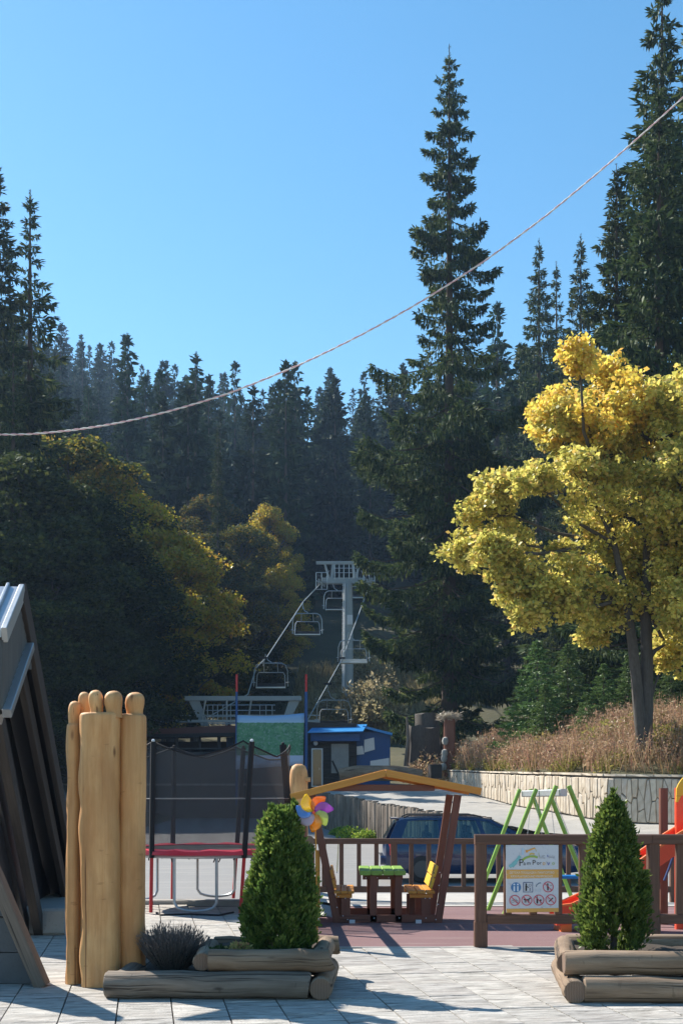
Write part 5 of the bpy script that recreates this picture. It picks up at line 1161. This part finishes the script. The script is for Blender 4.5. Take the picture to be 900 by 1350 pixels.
b = MB(); b.tube([Vector((p.x, p.y, PH + .72)) for p in rows[6]], .005, 4, cap=False); b.build('net_seam', M['conc'], tr, True)
b = MB()
for k in range(40):
    a = 2 * math.pi * k / 40 + rnd.uniform(-.05, .05); q = TC + Vector((RT * math.cos(a), RT * math.sin(a), PH - .03)); b.tube([q, q + Vector((rnd.uniform(-.04, .04), 0, -rnd.uniform(.03, .1)))], .008, 4)
tag(b.build('net_ties', M['black'], tr), kind='stuff')
b = MB(); b.tube([(xd(205, 15.9), 16.0, .012), (xd(215, 15.9), 15.75, .012), (xd(250, 15.9), 15.85, .012), (xd(290, 15.9), 15.72, .012), (xd(306, 15.9), 16.1, .012)], .014, 6); tag(b.build('loose_cord', M['black'], None, True, loc=(-2.2, 15.8, 0)), 'black cord lying on the paving in front of the trampoline', 'cord')

# carved head post
q = Vector((-.83, 23.6, zg(-.8, 23.6))); hp = thing('carved_post', q, 'carved wooden head post rising behind the orange picnic roof', 'totem')
rings = []
for (z, a, bb, ox) in [(0, .2, .2, -.02), (1.0, .2, .2, -.02), (1.5, .225, .2, -.04), (1.75, .215, .2, -.03), (1.95, .185, .19, -.01), (2.1, .18, .18, 0), (2.24, .165, .17, .0), (2.33, .13, .13, .0), (2.375, .06, .07, 0)]: rings.append(superring(q.x + ox, q.y, a, bb, q.z + z + .1, e=2.6))
b = MB(); b.loft(rings); b.build('body', M['carved'], hp, True)
b = MB(); b.box((q.x + .18, q.y - .08, q.z + 2.17), (.1, .14, .09), 0, .03); b.build('nose', M['carved'], hp)
b = MB(); b.box((q.x - .02, q.y - .23, q.z + .95), (.38, .06, 1.2), 0, .02); b.build('brown_board', M['brown2'], hp)

# parked estate car
CX, CYn = .93, 26.7; CW = .87; CZ = zg(3, 27.5); CC = CYn + CW
car = thing('parked_car', (CX + 2.3, CC, CZ), 'dark navy estate car parked behind the far playground fence', 'car')
def c_(x, y, z): return Vector((CX + x, CC + y, CZ + z))
sta = [(0, .86, .40, .72), (.05, .93, .3, .81), (.35, .96, .22, .86), (1.5, .97, .2, .875), (2.7, .96, .2, .875), (3.35, .94, .2, .87), (3.9, .89, .2, .855), (4.3, .81, .24, .8), (4.52, .70, .3, .7), (4.6, .55, .38, .55)]
rings = []
for (x, zt, zb_, hw) in sta:
    half = [(hw * .9, zb_), (hw * .99, zb_ + .1), (hw, zb_ + (zt - zb_) * .5), (hw * .985, zt - .14), (hw * .93, zt - .03), (hw * .84, zt), (hw * .4, zt + .015)]
    rings.append([c_(x, -y, z) for y, z in half] + [c_(x, y, z) for y, z in reversed(half)])
b = MB(); b.loft(rings); b.build('body', M['navy'], car, True)
rings = []
for (x, z, hw) in [(.28, 1.36, .56), (.4, 1.415, .6), (.8, 1.44, .63), (1.5, 1.45, .64), (2.1, 1.435, .63), (2.42, 1.39, .6)]:
    rings.append([c_(x, -hw - .02, z - .06), c_(x, -hw, z - .015), c_(x, -hw * .7, z + .015), c_(x, 0, z + .025), c_(x, hw * .7, z + .015), c_(x, hw, z - .015), c_(x, hw + .02, z - .06), c_(x, 0, z - .04)])
b = MB(); b.loft(rings); b.build('roof', M['navy'], car, True)
bot = [(.1, .93), (.38, .95), (1.22, .96), (1.32, .96), (2.2, .955), (2.3, .955), (3.1, .945), (3.32, .94)]
top = [(.30, 1.36), (.55, 1.40), (1.2, 1.42), (1.3, 1.42), (2.02, 1.41), (2.12, 1.40), (2.28, 1.385), (2.42, 1.37)]
for s in (-1, 1):
    for i in (0, 2, 4, 6):
        b = MB(); (x0, z0), (x1, z1) = bot[i], bot[i + 1]; (u0, v0), (u1, v1) = top[i], top[i + 1]
        b.prism([c_(x0, s * .80, z0), c_(x1, s * .80, z1), c_(u1, s * .625, v1), c_(u0, s * .625, v0)], (0, -s * .05, 0)); b.build('pillar', M['navy'], car)
    for i in (1, 3, 5):
        b = MB(); (x0, z0), (x1, z1) = bot[i], bot[i + 1]; (u0, v0), (u1, v1) = top[i], top[i + 1]
        b.prism([c_(x0, s * .79, z0 - .01), c_(x1, s * .79, z1 - .01), c_(u1, s * .615, v1 + .01), c_(u0, s * .615, v0 + .01)], (0, -s * .012, 0)); b.build('side_window', M['carglass'], car)
    b = MB(); b.tube([c_(.45, s * .56, 1.44), c_(.6, s * .57, 1.50), c_(2.0, s * .58, 1.50), c_(2.2, s * .57, 1.45)], .018, 8); b.build('roof_rail', M['dark'], car, True)
    b = MB(); b.prism([c_(.0, s * .66, .62), c_(.16, s * .86, .62), c_(.16, s * .845, .9), c_(.03, s * .68, .9)], (.015, s * .015, .0)); b.build('tail_light', M['redpole'], car)
    b = MB(); b.ball(c_(2.98, s * .92, 1.0), (.09, .1, .07), 10); b.build('mirror', M['navy'], car, True)
    for x in (1.42, 2.38):
        b = MB(); b.box(c_(x, s * .885, .82), (.2, .04, .035), 0, .012); b.build('door_handle', M['navy'], car)
    for x in (.85, 3.65):
        w_ = thing('wheel', (0, 0, 0), None, None); w_.parent = car; w_.location = c_(x, s * .78, .31) - origin(car)
        b = MB(); c = c_(x, s * .78, .31); b.tube([c + Vector((0, y, 0)) for y in (-.1, -.08, .08, .1)], [.27, .31, .31, .27], 24); b.build('tyre', M['dark'], w_, True)
        b = MB(); b.tube([c + Vector((0, s * .09, 0)), c + Vector((0, s * .108, 0))], [.2, .19], 20); b.build('rim', M['rim'], w_, True)
    b = MB(); b.prism([c_(4.3, s * .62, .62), c_(4.5, s * .6, .6), c_(4.46, s * .6, .74), c_(4.26, s * .64, .79)], (.02, s * .12, 0)); b.build('headlight', M['carglass'], car)
b = MB(); b.add([c_(.02, -.62, .97), c_(.02, .62, .97), c_(.27, .52, 1.37), c_(.27, -.52, 1.37)], [(0, 1, 2, 3)]); o = b.build('rear_window', M['carglass'], car)
b = MB(); b.add([c_(3.36, -.7, .96), c_(3.36, .7, .96), c_(2.44, .56, 1.38), c_(2.44, -.56, 1.38)], [(0, 1, 2, 3)]); b.build('windscreen', M['carglass'], car)
b = MB(); b.box(c_(.26, 0, 1.42), (.16, 1.0, .03), 0, .01); b.build('spoiler', M['navy'], car)
b = MB(); b.box(c_(.0, 0, .5), (.14, 1.5, .2), 0, .04); b.build('bumper', M['navy'], car)
for (x, yy) in ((1.0, .0), (1.9, -.36), (1.9, .36)):
    b = MB(); b.box(c_(x, yy, .85), (.14, .5 if yy else 1.2, .5), 0, .05); b.box(c_(x, yy, 1.18), (.08, .26, .16), 0, .03); b.build('seat', M['dark'], car)

# twisted rope across the sky
RD = 25.0; rp = [(-90, 566), (-20, 572), (40, 572), (95, 567), (150, 559), (220, 543), (300, 520), (400, 478), (480, 438), (550, 400), (640, 344), (720, 285), (800, 216), (900, 128), (1000, 32)]
xs_ = np.array([p[0] for p in rp]); ys_ = np.array([p[1] for p in rp]); rope = thing('twisted_rope', P(400, 478, RD), 'twisted pink and white rope strung across the sky', 'rope')
cxs = np.linspace(-90, 1000, 420); co_ = np.polyfit(xs_, ys_, 5); cys = np.interp(cxs, xs_, ys_) * .3 + np.polyval(co_, cxs) * .7
for k, mt in enumerate((paint('pink_cord', (.74, .46, .5), .8, .2), paint('white_cord', (.85, .83, .8), .8, .15))):
    b = MB(); pts = []; ph_ = 0
    for i, (x, y) in enumerate(zip(cxs, cys)):
        c = P(x, y, RD); ph_ = i * .8 + k * math.pi; pts.append(c + Vector((0, math.cos(ph_) * .011, math.sin(ph_) * .011)))
    b.tube(pts, .0125, 5); b.build('strand', mt, rope, True)

# ================================================================== HAZE
b = MB(); b.box((0, 270, 62), (650, 670, 160), 0, .01); hz = b.build('haze', [], None)
m = NT('haze_volume'); pv = m.n('ShaderNodeVolumePrincipled', {'Color': (.42, .64, 1.0, 1), 'Density': .00027, 'Anisotropy': .35}); m.t.links.new(pv.outputs[0], m.out.inputs[1]); hz.data.materials.append(m.m)
tag(hz, 'thin pale blue mountain haze', 'haze', kind='stuff')
